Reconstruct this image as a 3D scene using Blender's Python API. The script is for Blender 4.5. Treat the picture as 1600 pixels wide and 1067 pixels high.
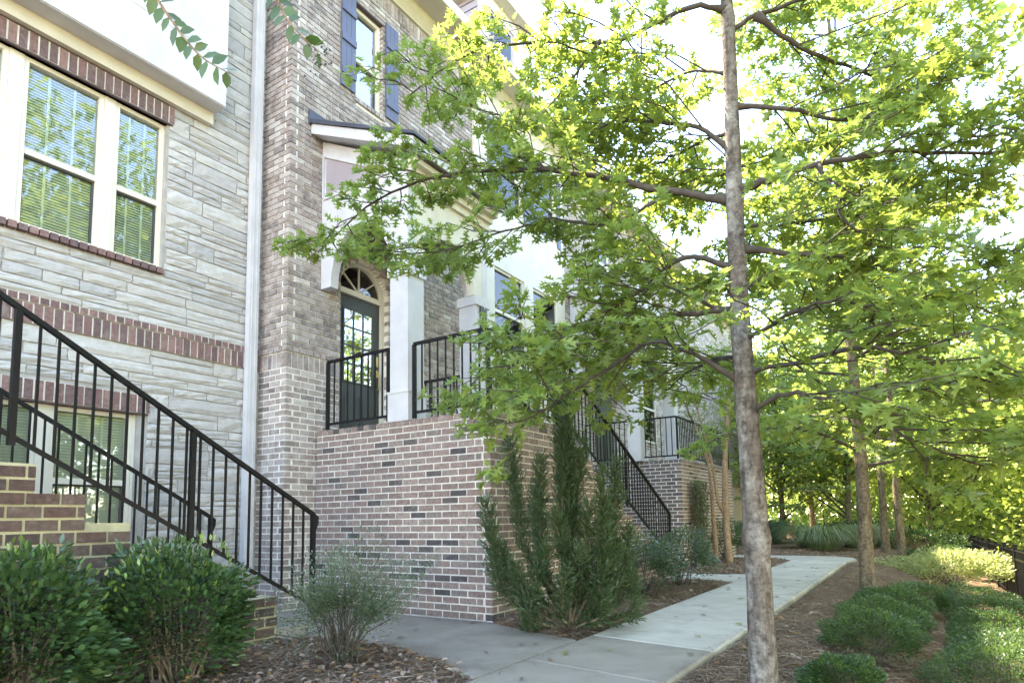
import bpy, math, random
import numpy as np
from mathutils import Matrix, Vector

for o in list(bpy.data.objects): bpy.data.objects.remove(o, do_unlink=True)
scene = bpy.context.scene
COL = scene.collection
rng = np.random.default_rng(11)
random.seed(5)
R = math.radians

# ------------------------------------------------------------------ camera, sky, sun, exposure
CR = np.array([0.84213, 0.53898, -0.01774]); CD = np.array([-0.06962, 0.07603, -0.99467]); CF = np.array([-0.53476, 0.83888, 0.10155])
CAM = np.array([0.0, 0.0, 1.07])
cam_d = bpy.data.cameras.new('camera'); cam = bpy.data.objects.new('camera', cam_d); COL.objects.link(cam)
cam.matrix_world = Matrix(((CR[0], -CD[0], -CF[0], CAM[0]), (CR[1], -CD[1], -CF[1], CAM[1]), (CR[2], -CD[2], -CF[2], CAM[2]), (0, 0, 0, 1)))
cam_d.sensor_width = 36.0; cam_d.lens = 993 / 1600 * 36; cam_d.shift_x = -2 / 1600; cam_d.shift_y = 174.5 / 1600
cam_d.clip_start = 0.05; cam_d.clip_end = 600
scene.camera = cam
SUN_AZ, SUN_EL = R(-78), R(56)          # azimuth from +Y towards +X
w = bpy.data.worlds.new('World'); scene.world = w; w.use_nodes = True
nt = w.node_tree; nt.nodes.clear()
sky = nt.nodes.new('ShaderNodeTexSky'); sky.sky_type = 'NISHITA'; sky.sun_disc = False
sky.sun_elevation = SUN_EL; sky.sun_rotation = SUN_AZ; sky.air_density = 1.0; sky.dust_density = 0.1; sky.ozone_density = 1.5
bg = nt.nodes.new('ShaderNodeBackground'); bg.inputs[1].default_value = 0.15
wo = nt.nodes.new('ShaderNodeOutputWorld'); nt.links.new(sky.outputs[0], bg.inputs[0]); nt.links.new(bg.outputs[0], wo.inputs[0])
sl = bpy.data.lights.new('sun', 'SUN'); sl.energy = 3.2; sl.angle = R(0.6); sl.color = (1.0, 0.94, 0.82)
sun = bpy.data.objects.new('sun', sl); COL.objects.link(sun)
sd = Vector((math.sin(SUN_AZ) * math.cos(SUN_EL), math.cos(SUN_AZ) * math.cos(SUN_EL), math.sin(SUN_EL)))
sun.rotation_euler = sd.to_track_quat('Z', 'Y').to_euler(); sun.location = (0, 0, 20)
scene.view_settings.view_transform = 'Standard'; scene.view_settings.look = 'None'
scene.view_settings.gamma = 1.0; scene.view_settings.use_curve_mapping = False
scene.view_settings.exposure = 3.55
scene.view_settings.use_white_balance = True; scene.view_settings.white_balance_temperature = 7800; scene.view_settings.white_balance_tint = 14
scene.render.engine = 'CYCLES'
scene.cycles.max_bounces = 8; scene.cycles.transparent_max_bounces = 12

# ------------------------------------------------------------------ materials
def mat(name):
    m = bpy.data.materials.new(name); m.use_nodes = True
    n = m.node_tree.nodes; b = n['Principled BSDF']; return m, n, m.node_tree.links, b
def noise(n, l, scale, detail=4, rough=0.55, coord='Object', stretch=None):
    t = n.new('ShaderNodeTexCoord'); x = n.new('ShaderNodeTexNoise')
    x.inputs['Scale'].default_value = scale; x.inputs['Detail'].default_value = detail; x.inputs['Roughness'].default_value = rough
    if stretch:
        mp = n.new('ShaderNodeMapping'); mp.inputs['Scale'].default_value = stretch
        l.new(t.outputs[coord], mp.inputs[0]); l.new(mp.outputs[0], x.inputs['Vector'])
    else: l.new(t.outputs[coord], x.inputs['Vector'])
    return x
def ramp(n, l, src, stops):
    r = n.new('ShaderNodeValToRGB'); e = r.color_ramp.elements
    while len(e) < len(stops): e.new(0.5)
    for i, (p, c) in enumerate(stops): e[i].position = p; e[i].color = (*c, 1)
    l.new(src, r.inputs[0]); return r
def mixc(n, l, fac, a, b, mode='MIX'):
    x = n.new('ShaderNodeMix'); x.data_type = 'RGBA'; x.blend_type = mode
    for s, v in ((0, fac), (6, a), (7, b)):
        if hasattr(v, 'node'): l.new(v, x.inputs[s])
        elif s == 0: x.inputs[0].default_value = v
        else: x.inputs[s].default_value = (*v, 1)
    return x.outputs[2]
def bump(n, l, b, src, strength, dist=0.01):
    x = n.new('ShaderNodeBump'); x.inputs['Strength'].default_value = strength; x.inputs['Distance'].default_value = dist
    l.new(src, x.inputs['Height']); l.new(x.outputs[0], b.inputs['Normal'])
def tint(n):
    a = n.new('ShaderNodeAttribute'); a.attribute_name = 'tint'; return a.outputs['Color']

def m_plain(name, c, rough=0.6, metal=0.0, var=0.12, scale=3.0, bmp=0.0, bscale=60, spec=0.5):
    m, n, l, b = mat(name)
    x = noise(n, l, scale, 5); lo = tuple(v * (1 - var) for v in c); hi = tuple(min(1, v * (1 + var)) for v in c)
    r = ramp(n, l, x.outputs[0], [(0.3, lo), (0.7, hi)]); l.new(r.outputs[0], b.inputs['Base Color'])
    b.inputs['Roughness'].default_value = rough; b.inputs['Metallic'].default_value = metal; b.inputs['Specular IOR Level'].default_value = spec
    if bmp: bump(n, l, b, noise(n, l, bscale, 4).outputs[0], bmp, 0.004)
    return m
def m_tint(name, rough, nscale, var, bmp, bscale, spec=0.3, wash=None):
    m, n, l, b = mat(name)
    x = noise(n, l, nscale, 6, 0.65, 'Generated' if False else 'Object')
    g = n.new('ShaderNodeNewGeometry'); 
    mp = n.new('ShaderNodeTexNoise'); mp.inputs['Scale'].default_value = nscale; mp.inputs['Detail'].default_value = 6; mp.inputs['Roughness'].default_value = 0.65
    l.new(g.outputs['Position'], mp.inputs['Vector'])
    r = ramp(n, l, mp.outputs[0], [(0.28, (1 - var,) * 3), (0.72, (1 + var * 0.6,) * 3)])
    c = mixc(n, l, 1.0, tint(n), r.outputs[0], 'MULTIPLY')
    if wash:
        col, lo, hi, sc = wash
        w2 = n.new('ShaderNodeTexNoise'); w2.inputs['Scale'].default_value = sc; w2.inputs['Detail'].default_value = 8; w2.inputs['Roughness'].default_value = 0.7
        l.new(g.outputs['Position'], w2.inputs['Vector'])
        f = ramp(n, l, w2.outputs[0], [(lo, (0, 0, 0)), (hi, (0.75,) * 3)])
        c = mixc(n, l, f.outputs[0], c, col)
    l.new(c, b.inputs['Base Color']); b.inputs['Roughness'].default_value = rough; b.inputs['Specular IOR Level'].default_value = spec
    bn = n.new('ShaderNodeTexNoise'); bn.inputs['Scale'].default_value = bscale; bn.inputs['Detail'].default_value = 5
    l.new(g.outputs['Position'], bn.inputs['Vector']); bump(n, l, b, bn.outputs[0], bmp, 0.006)
    return m
def m_leaf(name, trans=(0.30, 0.42, 0.05), tfac=0.4, rough=0.45, spec=0.35):
    m, n, l, b = mat(name)
    t = tint(n); l.new(t, b.inputs['Base Color']); b.inputs['Roughness'].default_value = rough; b.inputs['Specular IOR Level'].default_value = spec
    tr = n.new('ShaderNodeBsdfTranslucent')
    c = mixc(n, l, 0.5, t, trans); l.new(c, tr.inputs[0])
    mx = n.new('ShaderNodeMixShader'); mx.inputs[0].default_value = tfac
    l.new(b.outputs[0], mx.inputs[1]); l.new(tr.outputs[0], mx.inputs[2]); l.new(mx.outputs[0], n['Material Output'].inputs[0])
    return m
def m_glass(name, c=(0.9, 0.95, 0.93), base=0.30):
    m, n, l, b = mat(name)
    tr = n.new('ShaderNodeBsdfTransparent'); tr.inputs[0].default_value = (*c, 1)
    gl = n.new('ShaderNodeBsdfGlossy'); gl.inputs['Roughness'].default_value = 0.02
    fr = n.new('ShaderNodeFresnel'); fr.inputs[0].default_value = 1.5
    ma = n.new('ShaderNodeMath'); ma.operation = 'MULTIPLY_ADD'; ma.inputs[1].default_value = 1 - base; ma.inputs[2].default_value = base; ma.use_clamp = True
    l.new(fr.outputs[0], ma.inputs[0])
    mx = n.new('ShaderNodeMixShader'); l.new(ma.outputs[0], mx.inputs[0]); l.new(tr.outputs[0], mx.inputs[1]); l.new(gl.outputs[0], mx.inputs[2])
    x = noise(n, l, 2.5, 2); bp = n.new('ShaderNodeBump'); bp.inputs['Strength'].default_value = 0.05; bp.inputs['Distance'].default_value = 0.02
    l.new(x.outputs[0], bp.inputs['Height']); l.new(bp.outputs[0], gl.inputs['Normal'])
    l.new(mx.outputs[0], n['Material Output'].inputs[0]); return m
def m_bark(name, dark, light, patch, scale=14, vs=(1, 1, 0.25), patchlo=0.55, ring=0.0):
    m, n, l, b = mat(name)
    x = noise(n, l, scale * 1.6, 8, 0.7, 'Object', vs); r = ramp(n, l, x.outputs[0], [(0.34, dark), (0.60, light)])
    y = noise(n, l, 5.5, 9, 0.72, 'Object', (1.3, 1.3, 1.0)); f = ramp(n, l, y.outputs[0], [(patchlo - 0.06, (0, 0, 0)), (patchlo + 0.14, (0.8, 0.8, 0.8))])
    c = mixc(n, l, f.outputs[0], r.outputs[0], patch)
    z = noise(n, l, 24, 8, 0.72, 'Object', (1.0, 1.0, 1.35)); fz = ramp(n, l, z.outputs[0], [(0.38, (0.42, 0.40, 0.38)), (0.56, (1.08, 1.08, 1.08))])
    c = mixc(n, l, 0.75, c, fz.outputs[0], 'MULTIPLY')
    l.new(c, b.inputs['Base Color']); b.inputs['Roughness'].default_value = 0.92; b.inputs['Specular IOR Level'].default_value = 0.15
    ad = n.new('ShaderNodeMath'); ad.operation = 'ADD'; l.new(z.outputs[0], ad.inputs[0]); l.new(x.outputs[0], ad.inputs[1])
    bump(n, l, b, ad.outputs[0], 0.9, 0.02)
    return m

M = {}
M['brick'] = m_tint('brick', 0.92, 30, 0.42, 0.7, 90, wash=((0.40, 0.36, 0.32), 0.56, 0.92, 5))
M['brick_pale'] = m_tint('brick_pale', 0.92, 30, 0.30, 0.6, 90, wash=((0.52, 0.50, 0.47), 0.44, 0.74, 9))  # house brick, pale noise patches mixed over the tint
M['stone'] = m_tint('stone', 0.93, 14, 0.15, 0.9, 45)
M['concrete'] = m_tint('concrete', 0.9, 3.2, 0.30, 0.35, 120, wash=((0.17, 0.155, 0.135), 0.50, 0.88, 1.6))
M['mortar_house'] = m_plain('mortar_house', (0.68, 0.655, 0.60), 0.95, var=0.14, scale=9, bmp=0.5, bscale=150)
M['mortar'] = m_plain('mortar', (0.60, 0.565, 0.505), 0.95, var=0.22, scale=9, bmp=0.5, bscale=150)
M['mortar_moss'] = m_plain('mortar_moss', (0.36, 0.34, 0.22), 0.95, var=0.3, scale=6, bmp=0.5, bscale=120)
M['mortar_stone'] = m_plain('mortar_stone', (0.33, 0.32, 0.295), 0.95, var=0.18, scale=9, bmp=0.5, bscale=90)
M['white'] = m_plain('white_paint', (0.49, 0.49, 0.50), 0.55, var=0.09, scale=4, bmp=0.15, bscale=40)
M['bounce_cream'] = m_plain('bounce_cream_paint', (0.56, 0.53, 0.44), 0.55, var=0.08, scale=4, bmp=0.15, bscale=40)  # off-white trim paint with warm foliage bounce mixed into its colour
M['frame'] = m_plain('window_frame_paint', (0.62, 0.59, 0.50), 0.5, var=0.03)
M['mauve'] = m_plain('mauve_siding', (0.30, 0.26, 0.28), 0.7, var=0.08)
M['shutter'] = m_plain('shutter_paint', (0.085, 0.098, 0.155), 0.5, var=0.1)
M['door'] = m_plain('door_paint', (0.040, 0.045, 0.045), 0.45, var=0.08)
M['iron'] = m_plain('black_iron', (0.007, 0.007, 0.008), 0.5, var=0.3, scale=20, spec=0.25)
M['steel'] = m_plain('lintel_steel', (0.075, 0.045, 0.045), 0.55, var=0.25)
M['brass'] = m_plain('brass', (0.55, 0.42, 0.20), 0.3, metal=0.9)
M['roofmetal'] = m_plain('dark_roof', (0.045, 0.050, 0.070), 0.5, var=0.2)
M['shingle'] = m_plain('shingle', (0.09, 0.085, 0.085), 0.9, var=0.4, scale=14, bmp=0.6, bscale=40)
M['blind'] = m_plain('blind_slats', (0.80, 0.81, 0.79), 0.6, var=0.02)
M['dark'] = m_plain('dark_interior', (0.02, 0.022, 0.022), 0.8)
M['glass'] = m_glass('window_glass', base=0.05)
M['glass_sky'] = m_glass('sky_glass', base=0.5)
M['glass_clear'] = m_glass('clear_glass', base=0.10)
M['plaque'] = m_plain('plaque_black', (0.02, 0.02, 0.02), 0.4)
M['soffit'] = m_plain('soffit_brown', (0.21, 0.15, 0.11), 0.8, var=0.1)
M['bark_oak'] = m_bark('bark_oak', (0.060, 0.050, 0.042), (0.185, 0.158, 0.130), (0.37, 0.36, 0.32), patchlo=0.53)
M['bark_brown'] = m_bark('bark_brown', (0.095, 0.076, 0.052), (0.235, 0.19, 0.13), (0.29, 0.26, 0.18), patchlo=0.56)
M['bark_tan'] = m_bark('bark_tan', (0.26, 0.17, 0.10), (0.40, 0.28, 0.18), (0.46, 0.36, 0.25), 8, patchlo=0.6)
M['twig'] = m_plain('twig_bark', (0.055, 0.045, 0.035), 0.9, var=0.3, scale=20)
M['leaf_oak'] = m_leaf('leaf_oak', (0.46, 0.58, 0.10), 0.50, 0.36, 0.5)
M['leaf_far'] = m_leaf('leaf_far', (0.48, 0.58, 0.10), 0.50, 0.5, 0.3)
M['leaf_gloss'] = m_leaf('leaf_gloss', (0.22, 0.34, 0.04), 0.18, 0.24, 0.6)
M['leaf_small'] = m_leaf('leaf_small', (0.20, 0.34, 0.05), 0.25, 0.4, 0.4)
M['straw'] = m_leaf('dry_litter', (0.3, 0.18, 0.08), 0.15, 0.8, 0.15)
def m_ground():
    m, n, l, b = mat('mulch')
    g = n.new('ShaderNodeNewGeometry')
    def nz(s, d=8, r=0.7):
        x = n.new('ShaderNodeTexNoise'); x.inputs['Scale'].default_value = s; x.inputs['Detail'].default_value = d; x.inputs['Roughness'].default_value = r
        l.new(g.outputs['Position'], x.inputs['Vector']); return x
    a = ramp(n, l, nz(45).outputs[0], [(0.30, (0.085, 0.055, 0.038)), (0.55, (0.225, 0.155, 0.108)), (0.75, (0.37, 0.28, 0.21))])
    c2 = ramp(n, l, nz(1.3, 4).outputs[0], [(0.35, (0.75, 0.72, 0.70)), (0.7, (1.2, 1.1, 1.0))])
    c = mixc(n, l, 1.0, a.outputs[0], c2.outputs[0], 'MULTIPLY'); l.new(c, b.inputs['Base Color']); b.inputs['Roughness'].default_value = 0.95
    b.inputs['Specular IOR Level'].default_value = 0.1
    bump(n, l, b, nz(60).outputs[0], 1.0, 0.03); return m
M['mulch'] = m_ground()

# ------------------------------------------------------------------ object helpers
def link(o, parent=None):
    COL.objects.link(o)
    if parent is not None:
        o.parent = parent
        if parent.get('_loc') is not None: o.matrix_parent_inverse = Matrix.Translation(-Vector(parent['_loc']))
    return o
def tag(o, label=None, cat=None, group=None, kind=None):
    if label: o['label'] = label
    if cat: o['category'] = cat
    if group: o['group'] = group
    if kind: o['kind'] = kind
    return o
def thing(name, label, cat, loc, group=None):
    o = bpy.data.objects.new(name, None); o.location = loc; o.empty_display_size = 0.2; COL.objects.link(o); o['_loc'] = list(map(float, loc))
    return tag(o, label, cat, group)
class MB:
    def __init__(s): s.v = []; s.f = []; s.c = []
    def add(s, vs, fs, col=None):
        k = len(s.v); s.v += [tuple(map(float, p)) for p in vs]; s.f += [tuple(i + k for i in f) for f in fs]
        s.c += [col or (1, 1, 1)] * len(vs)
    def box(s, a, b, col=None):
        x0, y0, z0 = (min(a[i], b[i]) for i in range(3)); x1, y1, z1 = (max(a[i], b[i]) for i in range(3))
        s.add([(x0, y0, z0), (x1, y0, z0), (x1, y1, z0), (x0, y1, z0), (x0, y0, z1), (x1, y0, z1), (x1, y1, z1), (x0, y1, z1)],
              [(0, 3, 2, 1), (4, 5, 6, 7), (0, 1, 5, 4), (1, 2, 6, 5), (2, 3, 7, 6), (3, 0, 4, 7)], col); return s
    def prism(s, poly, axis, a, b, col=None):
        # poly in the two remaining axes (in xyz order), extruded along axis from a to b
        def P(p, t):
            q = list(p); q.insert(axis, t); return q
        n = len(poly); vs = [P(p, a) for p in poly] + [P(p, b) for p in poly]
        ar = sum(poly[i][0] * poly[(i + 1) % n][1] - poly[(i + 1) % n][0] * poly[i][1] for i in range(n))
        flip = (ar > 0) ^ (axis == 1) ^ (b < a)
        f0 = tuple(range(n)); f1 = tuple(range(n, 2 * n))
        fs = [f0[::-1] if flip else f0, f1 if flip else f1[::-1]]
        for i in range(n):
            j = (i + 1) % n; q = (i, j, n + j, n + i); fs.append(q if flip else q[::-1])
        s.add(vs, fs, col); return s
    def bar(s, p, q, wx, wz=None, col=None):
        wz = wz or wx; p = Vector(p); q = Vector(q); d = (q - p).normalized()
        up = Vector((0, 0, 1)) if abs(d.z) < 0.95 else Vector((0, 1, 0))
        sx = d.cross(up).normalized() * wx / 2; sz = sx.cross(d).normalized() * wz / 2
        vs = [p - sx - sz, p + sx - sz, p + sx + sz, p - sx + sz, q - sx - sz, q + sx - sz, q + sx + sz, q - sx + sz]
        s.add(vs, [(0, 1, 2, 3), (7, 6, 5, 4), (0, 4, 5, 1), (1, 5, 6, 2), (2, 6, 7, 3), (3, 7, 4, 0)], col); return s
    def tube(s, pts, rad, n=8, col=None, wob=0.0):
        pts = [np.array(p, float) for p in pts]; rings = []
        ref = np.array([0.3, 0.9, 0.1])
        for i, p in enumerate(pts):
            d = pts[min(i + 1, len(pts) - 1)] - pts[max(i - 1, 0)]; d = d / (np.linalg.norm(d) + 1e-9)
            if i == 0:
                a = np.cross(d, ref); a /= np.linalg.norm(a)
            else:
                a = a - d * (a @ d); a /= (np.linalg.norm(a) + 1e-9)
            b = np.cross(d, a); r = rad[i] if hasattr(rad, '__len__') else rad
            rings.append([p + r * (1 + wob * random.uniform(-1, 1)) * (a * math.cos(2 * math.pi * k / n) + b * math.sin(2 * math.pi * k / n)) for k in range(n)])
        vs = [v for rg in rings for v in rg]; fs = []
        for i in range(len(pts) - 1):
            for k in range(n):
                k2 = (k + 1) % n; fs.append((i * n + k, i * n + k2, (i + 1) * n + k2, (i + 1) * n + k))
        fs.append(tuple(range(n))[::-1]); fs.append(tuple((len(pts) - 1) * n + k for k in range(n)))
        s.add(vs, fs, col); return s
    def mesh(s, name, m, smooth=False, tinted=False):
        me = bpy.data.meshes.new(name); me.from_pydata(s.v, [], s.f)
        if tinted:
            at = me.attributes.new('tint', 'FLOAT_COLOR', 'POINT'); at.data.foreach_set('color', np.c_[np.array(s.c), np.ones(len(s.c))].astype(np.float32).ravel())
        if m: me.materials.append(m)
        if smooth: me.polygons.foreach_set('use_smooth', [True] * len(me.polygons))
        me.update(); return me
    def build(s, name, m, parent=None, smooth=False, tinted=False):
        return link(bpy.data.objects.new(name, s.mesh(name, m, smooth, tinted)), parent)
def box(name, m, a, b, parent=None): return MB().box(a, b).build(name, m, parent)

def mass_mesh(name, T, F, MATS, POS, COLS, m):
    """T template verts (V,3); F faces; one copy per row of MATS (N,3,3) / POS (N,3), colour COLS (N,3)"""
    N, V = len(POS), len(T)
    vs = (np.einsum('nij,vj->nvi', MATS, T) + POS[:, None, :]).reshape(-1, 3).astype(np.float32)
    lt = np.array([len(f) for f in F]); li = np.concatenate([np.array(f) for f in F])
    loops = (li[None, :] + (np.arange(N) * V)[:, None]).ravel().astype(np.int32)
    tot = np.tile(lt, N).astype(np.int32); st = np.concatenate([[0], np.cumsum(tot)[:-1]]).astype(np.int32)
    me = bpy.data.meshes.new(name); me.vertices.add(N * V); me.vertices.foreach_set('co', vs.ravel())
    me.loops.add(len(loops)); me.loops.foreach_set('vertex_index', loops)
    me.polygons.add(len(tot)); me.polygons.foreach_set('loop_start', st); me.polygons.foreach_set('loop_total', tot)
    me.update(calc_edges=True)
    at = me.attributes.new('tint', 'FLOAT_COLOR', 'POINT')
    at.data.foreach_set('color', np.c_[np.repeat(COLS, V, axis=0), np.ones(N * V)].astype(np.float32).ravel())
    me.materials.append(m); me.validate(); return me
def shown(P):
    """pixel size per metre for points in view (0 outside the frame)"""
    q = P - CAM; d = q @ CF; u = 802 + 993 * (q @ CR) / np.maximum(d, .01); v = 708 + 993 * (q @ CD) / np.maximum(d, .01)
    return np.where((d > .2) & (u > 5) & (u < 1595) & (v > 5) & (v < 1062), 993 / np.maximum(d, .01), 0)

# ------------------------------------------------------------------ ground
def sstep(a, b, x):
    t = np.clip((x - a) / (b - a), 0, 1); return t * t * (3 - 2 * t)
WN = [(rng.uniform(0.6, 6), rng.uniform(0, 6.28), rng.uniform(0, 6.28)) for _ in range(14)]
def bumps(x, y):
    z = 0
    for f, a, p in WN: z = z + np.sin(f * (x * np.cos(a) + y * np.sin(a)) + p) / (1 + f)
    return z / 5
def inpath(x, y, mrg=0.0):
    x = np.asarray(x); y = np.asarray(y)
    a = (x > -2.62 + mrg) & (x < -1.46 - mrg) & (y < 16.0)
    b = (x > -6.9 + mrg) & (x < -2.5) & (y > 4.1 - 0.32 * sstep(-4.1, -2.7, x) + mrg) & (y < np.where(x < -3.8, 5.56, 5.56 - 0.4 * (x + 3.8)) - mrg)
    c = (x > -4.6) & (x < -2.5) & (y > 10.75 + mrg) & (y < 11.85 - mrg)
    d = (x < -1.4 - mrg) & (x > -9) & (y > 15.9) & (y < 17.6 - mrg) & (y > 16.3 + mrg - 0.6 * (x > -2.62))
    return a | b | c | d
def gz(x, y):
    x = np.asarray(x, float); y = np.asarray(y, float)
    D = np.clip(0.62 + 0.018 * (y - 10), 0.5, 1.1)
    z = -0.055 - D * sstep(-1.3, 1.5, x) - np.clip(0.16 * (x - 1.5), 0, 4.0) * (x > 1.5)
    left = sstep(-2.45, -3.1, x)
    z = z + left * 0.06
    z = z + 0.035 * bumps(x, y) * (0.4 + 0.6 * (np.abs(x + 2.05) > 1.0))
    z = np.where(inpath(x, y, 0.05), -0.14, z)
    return z
gx = np.concatenate([np.linspace(-140, -14, 14), np.arange(-12, -8, 0.5), np.arange(-8, 4, 0.09), np.arange(4, 12, 0.5), np.linspace(13, 140, 16)])
gy = np.concatenate([np.linspace(-60, -3, 10), np.arange(-2, 1.5, 0.3), np.arange(1.5, 22, 0.1), np.arange(22, 50, 0.8), np.linspace(52, 220, 18)])
GX, GY = np.meshgrid(gx, gy); GZ = gz(GX, GY)
nx, ny = len(gx), len(gy); idx = np.arange(nx * ny).reshape(ny, nx)
me = bpy.data.meshes.new('ground'); me.from_pydata(np.c_[GX.ravel(), GY.ravel(), GZ.ravel()].tolist(), [],
    np.stack([idx[:-1, :-1], idx[:-1, 1:], idx[1:, 1:], idx[1:, :-1]], -1).reshape(-1, 4).tolist())
me.materials.append(M['mulch']); me.polygons.foreach_set('use_smooth', [True] * len(me.polygons)); me.update()
tag(link(bpy.data.objects.new('ground', me)), kind='structure')
ground = lambda x, y: float(gz(x, y))

# concrete path: slabs with recessed joints
path = bpy.data.objects.new('path', None); COL.objects.link(path); path['kind'] = 'structure'
def slab(poly, col, z=0.0, th=0.13):
    mb = MB(); n = len(poly); c = np.mean(poly, 0); ins = []
    for p in poly:
        d = np.array(c) - np.array(p); ins.append(tuple(np.array(p) + d / np.linalg.norm(d) * 0.022))
    vs = [(p[0], p[1], z - th) for p in poly] + [(p[0], p[1], z - 0.016) for p in poly] + [(p[0], p[1], z) for p in ins]
    fs = [tuple(range(2 * n, 3 * n))]
    for k in range(2):
        for i in range(n):
            j = (i + 1) % n; fs.append((k * n + i, k * n + j, (k + 1) * n + j, (k + 1) * n + i))
    mb.add(vs, fs, col); return mb.build('slab', M['concrete'], path, tinted=True)
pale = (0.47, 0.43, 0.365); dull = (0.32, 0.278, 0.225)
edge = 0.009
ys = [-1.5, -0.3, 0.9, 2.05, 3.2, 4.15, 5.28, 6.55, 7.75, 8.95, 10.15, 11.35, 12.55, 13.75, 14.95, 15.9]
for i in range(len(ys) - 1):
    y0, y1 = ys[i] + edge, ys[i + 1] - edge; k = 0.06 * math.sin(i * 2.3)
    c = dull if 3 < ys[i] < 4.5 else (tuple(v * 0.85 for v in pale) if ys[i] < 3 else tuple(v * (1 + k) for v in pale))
    sk = 0.10
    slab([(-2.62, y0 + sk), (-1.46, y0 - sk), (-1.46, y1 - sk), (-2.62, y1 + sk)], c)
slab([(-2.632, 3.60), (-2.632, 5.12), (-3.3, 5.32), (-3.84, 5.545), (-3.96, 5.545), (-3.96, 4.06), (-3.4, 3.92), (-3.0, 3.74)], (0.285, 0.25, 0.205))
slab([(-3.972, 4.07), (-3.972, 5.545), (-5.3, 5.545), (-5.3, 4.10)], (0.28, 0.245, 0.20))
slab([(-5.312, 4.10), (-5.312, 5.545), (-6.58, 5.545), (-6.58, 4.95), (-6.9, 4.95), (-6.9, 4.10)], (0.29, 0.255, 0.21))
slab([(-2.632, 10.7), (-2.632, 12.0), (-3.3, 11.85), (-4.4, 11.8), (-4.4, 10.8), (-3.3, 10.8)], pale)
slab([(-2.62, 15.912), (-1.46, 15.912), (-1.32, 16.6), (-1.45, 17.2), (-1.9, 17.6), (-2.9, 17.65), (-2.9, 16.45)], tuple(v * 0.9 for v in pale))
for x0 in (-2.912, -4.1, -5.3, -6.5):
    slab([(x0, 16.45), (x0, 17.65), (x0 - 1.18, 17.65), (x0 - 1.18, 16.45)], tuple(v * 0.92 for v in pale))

# ------------------------------------------------------------------ masonry
XB, XS, YC = -6.63, -7.165, 5.105        # brick facade plane, stone facade plane, brick corner
XF, YP, ZP = -3.85, 5.58, 2.2475         # porch front plane, porch side plane, porch top
CO, MOD, JT = 0.0775, 0.2325, 0.015
def unit_brick(col):
    mb = MB(); mb.box((-.5, 0, -.5), (.5, 1, .5), col); me = mb.mesh('brick', None, tinted=True); return me
def irregular(n, seed, depth=1.0):
    """a rough-faced unit stone: x -.5...5, z -.5...5, face at y=0 pushed about"""
    r = np.random.default_rng(seed); nx_, nz_ = 5, 4; vs = []; fs = []
    for j in range(nz_):
        for i in range(nx_):
            ed = i in (0, nx_ - 1) or j in (0, nz_ - 1)
            x = i / (nx_ - 1) - .5 + (0 if i in (0, nx_ - 1) else r.uniform(-.06, .06)); z = j / (nz_ - 1) - .5 + (0 if j in (0, nz_ - 1) else r.uniform(-.07, .07))
            if i in (0, nx_ - 1): x += r.uniform(-.012, .012)
            if j in (0, nz_ - 1): z += r.uniform(-.03, .03)
            vs.append((x, (0.13 + r.uniform(-.08, .10)) if ed else r.uniform(-.09, .11), z))
    I = lambda i, j: j * nx_ + i
    for j in range(nz_ - 1):
        for i in range(nx_ - 1): fs.append((I(i, j), I(i + 1, j), I(i + 1, j + 1), I(i, j + 1)))
    ring = [I(i, 0) for i in range(nx_)] + [I(nx_ - 1, j) for j in range(1, nz_)] + [I(i, nz_ - 1) for i in range(nx_ - 2, -1, -1)] + [I(0, j) for j in range(nz_ - 2, 0, -1)]
    k = len(vs); vs += [(vs[a][0], depth, vs[a][2]) for a in ring]
    for a in range(len(ring)):
        b = (a + 1) % len(ring); fs.append((ring[a], k + a, k + b, ring[b]))
    return vs, fs
PAL_PORCH = [(0.25, 0.179, 0.155), (0.279, 0.204, 0.176), (0.227, 0.167, 0.146), (0.303, 0.235, 0.202), (0.262, 0.204, 0.178), (0.087, 0.076, 0.075), (0.111, 0.094, 0.088), (0.21, 0.171, 0.153)]
PAL_HOUSE = [(0.288, 0.237, 0.213), (0.338, 0.288, 0.263), (0.225, 0.188, 0.173), (0.388, 0.344, 0.319), (0.306, 0.25, 0.222), (0.181, 0.152, 0.144), (0.475, 0.438, 0.406), (0.256, 0.21, 0.188)]
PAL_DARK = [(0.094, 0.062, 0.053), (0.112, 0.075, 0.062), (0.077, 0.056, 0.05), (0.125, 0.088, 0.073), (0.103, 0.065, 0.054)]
PAL_BELT = [(0.195, 0.117, 0.108), (0.227, 0.138, 0.127), (0.17, 0.111, 0.105), (0.252, 0.155, 0.138), (0.15, 0.1, 0.098)]
PAL_SHADE = [(0.119, 0.106, 0.11), (0.144, 0.125, 0.125), (0.1, 0.09, 0.095), (0.169, 0.147, 0.144), (0.131, 0.106, 0.1)]  # further porch's brick, shade of its side face put into the palette
PAL_STONE = [(0.414, 0.405, 0.381), (0.452, 0.442, 0.418), (0.376, 0.371, 0.358), (0.433, 0.418, 0.386), (0.47, 0.461, 0.433), (0.405, 0.395, 0.376)]
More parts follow.
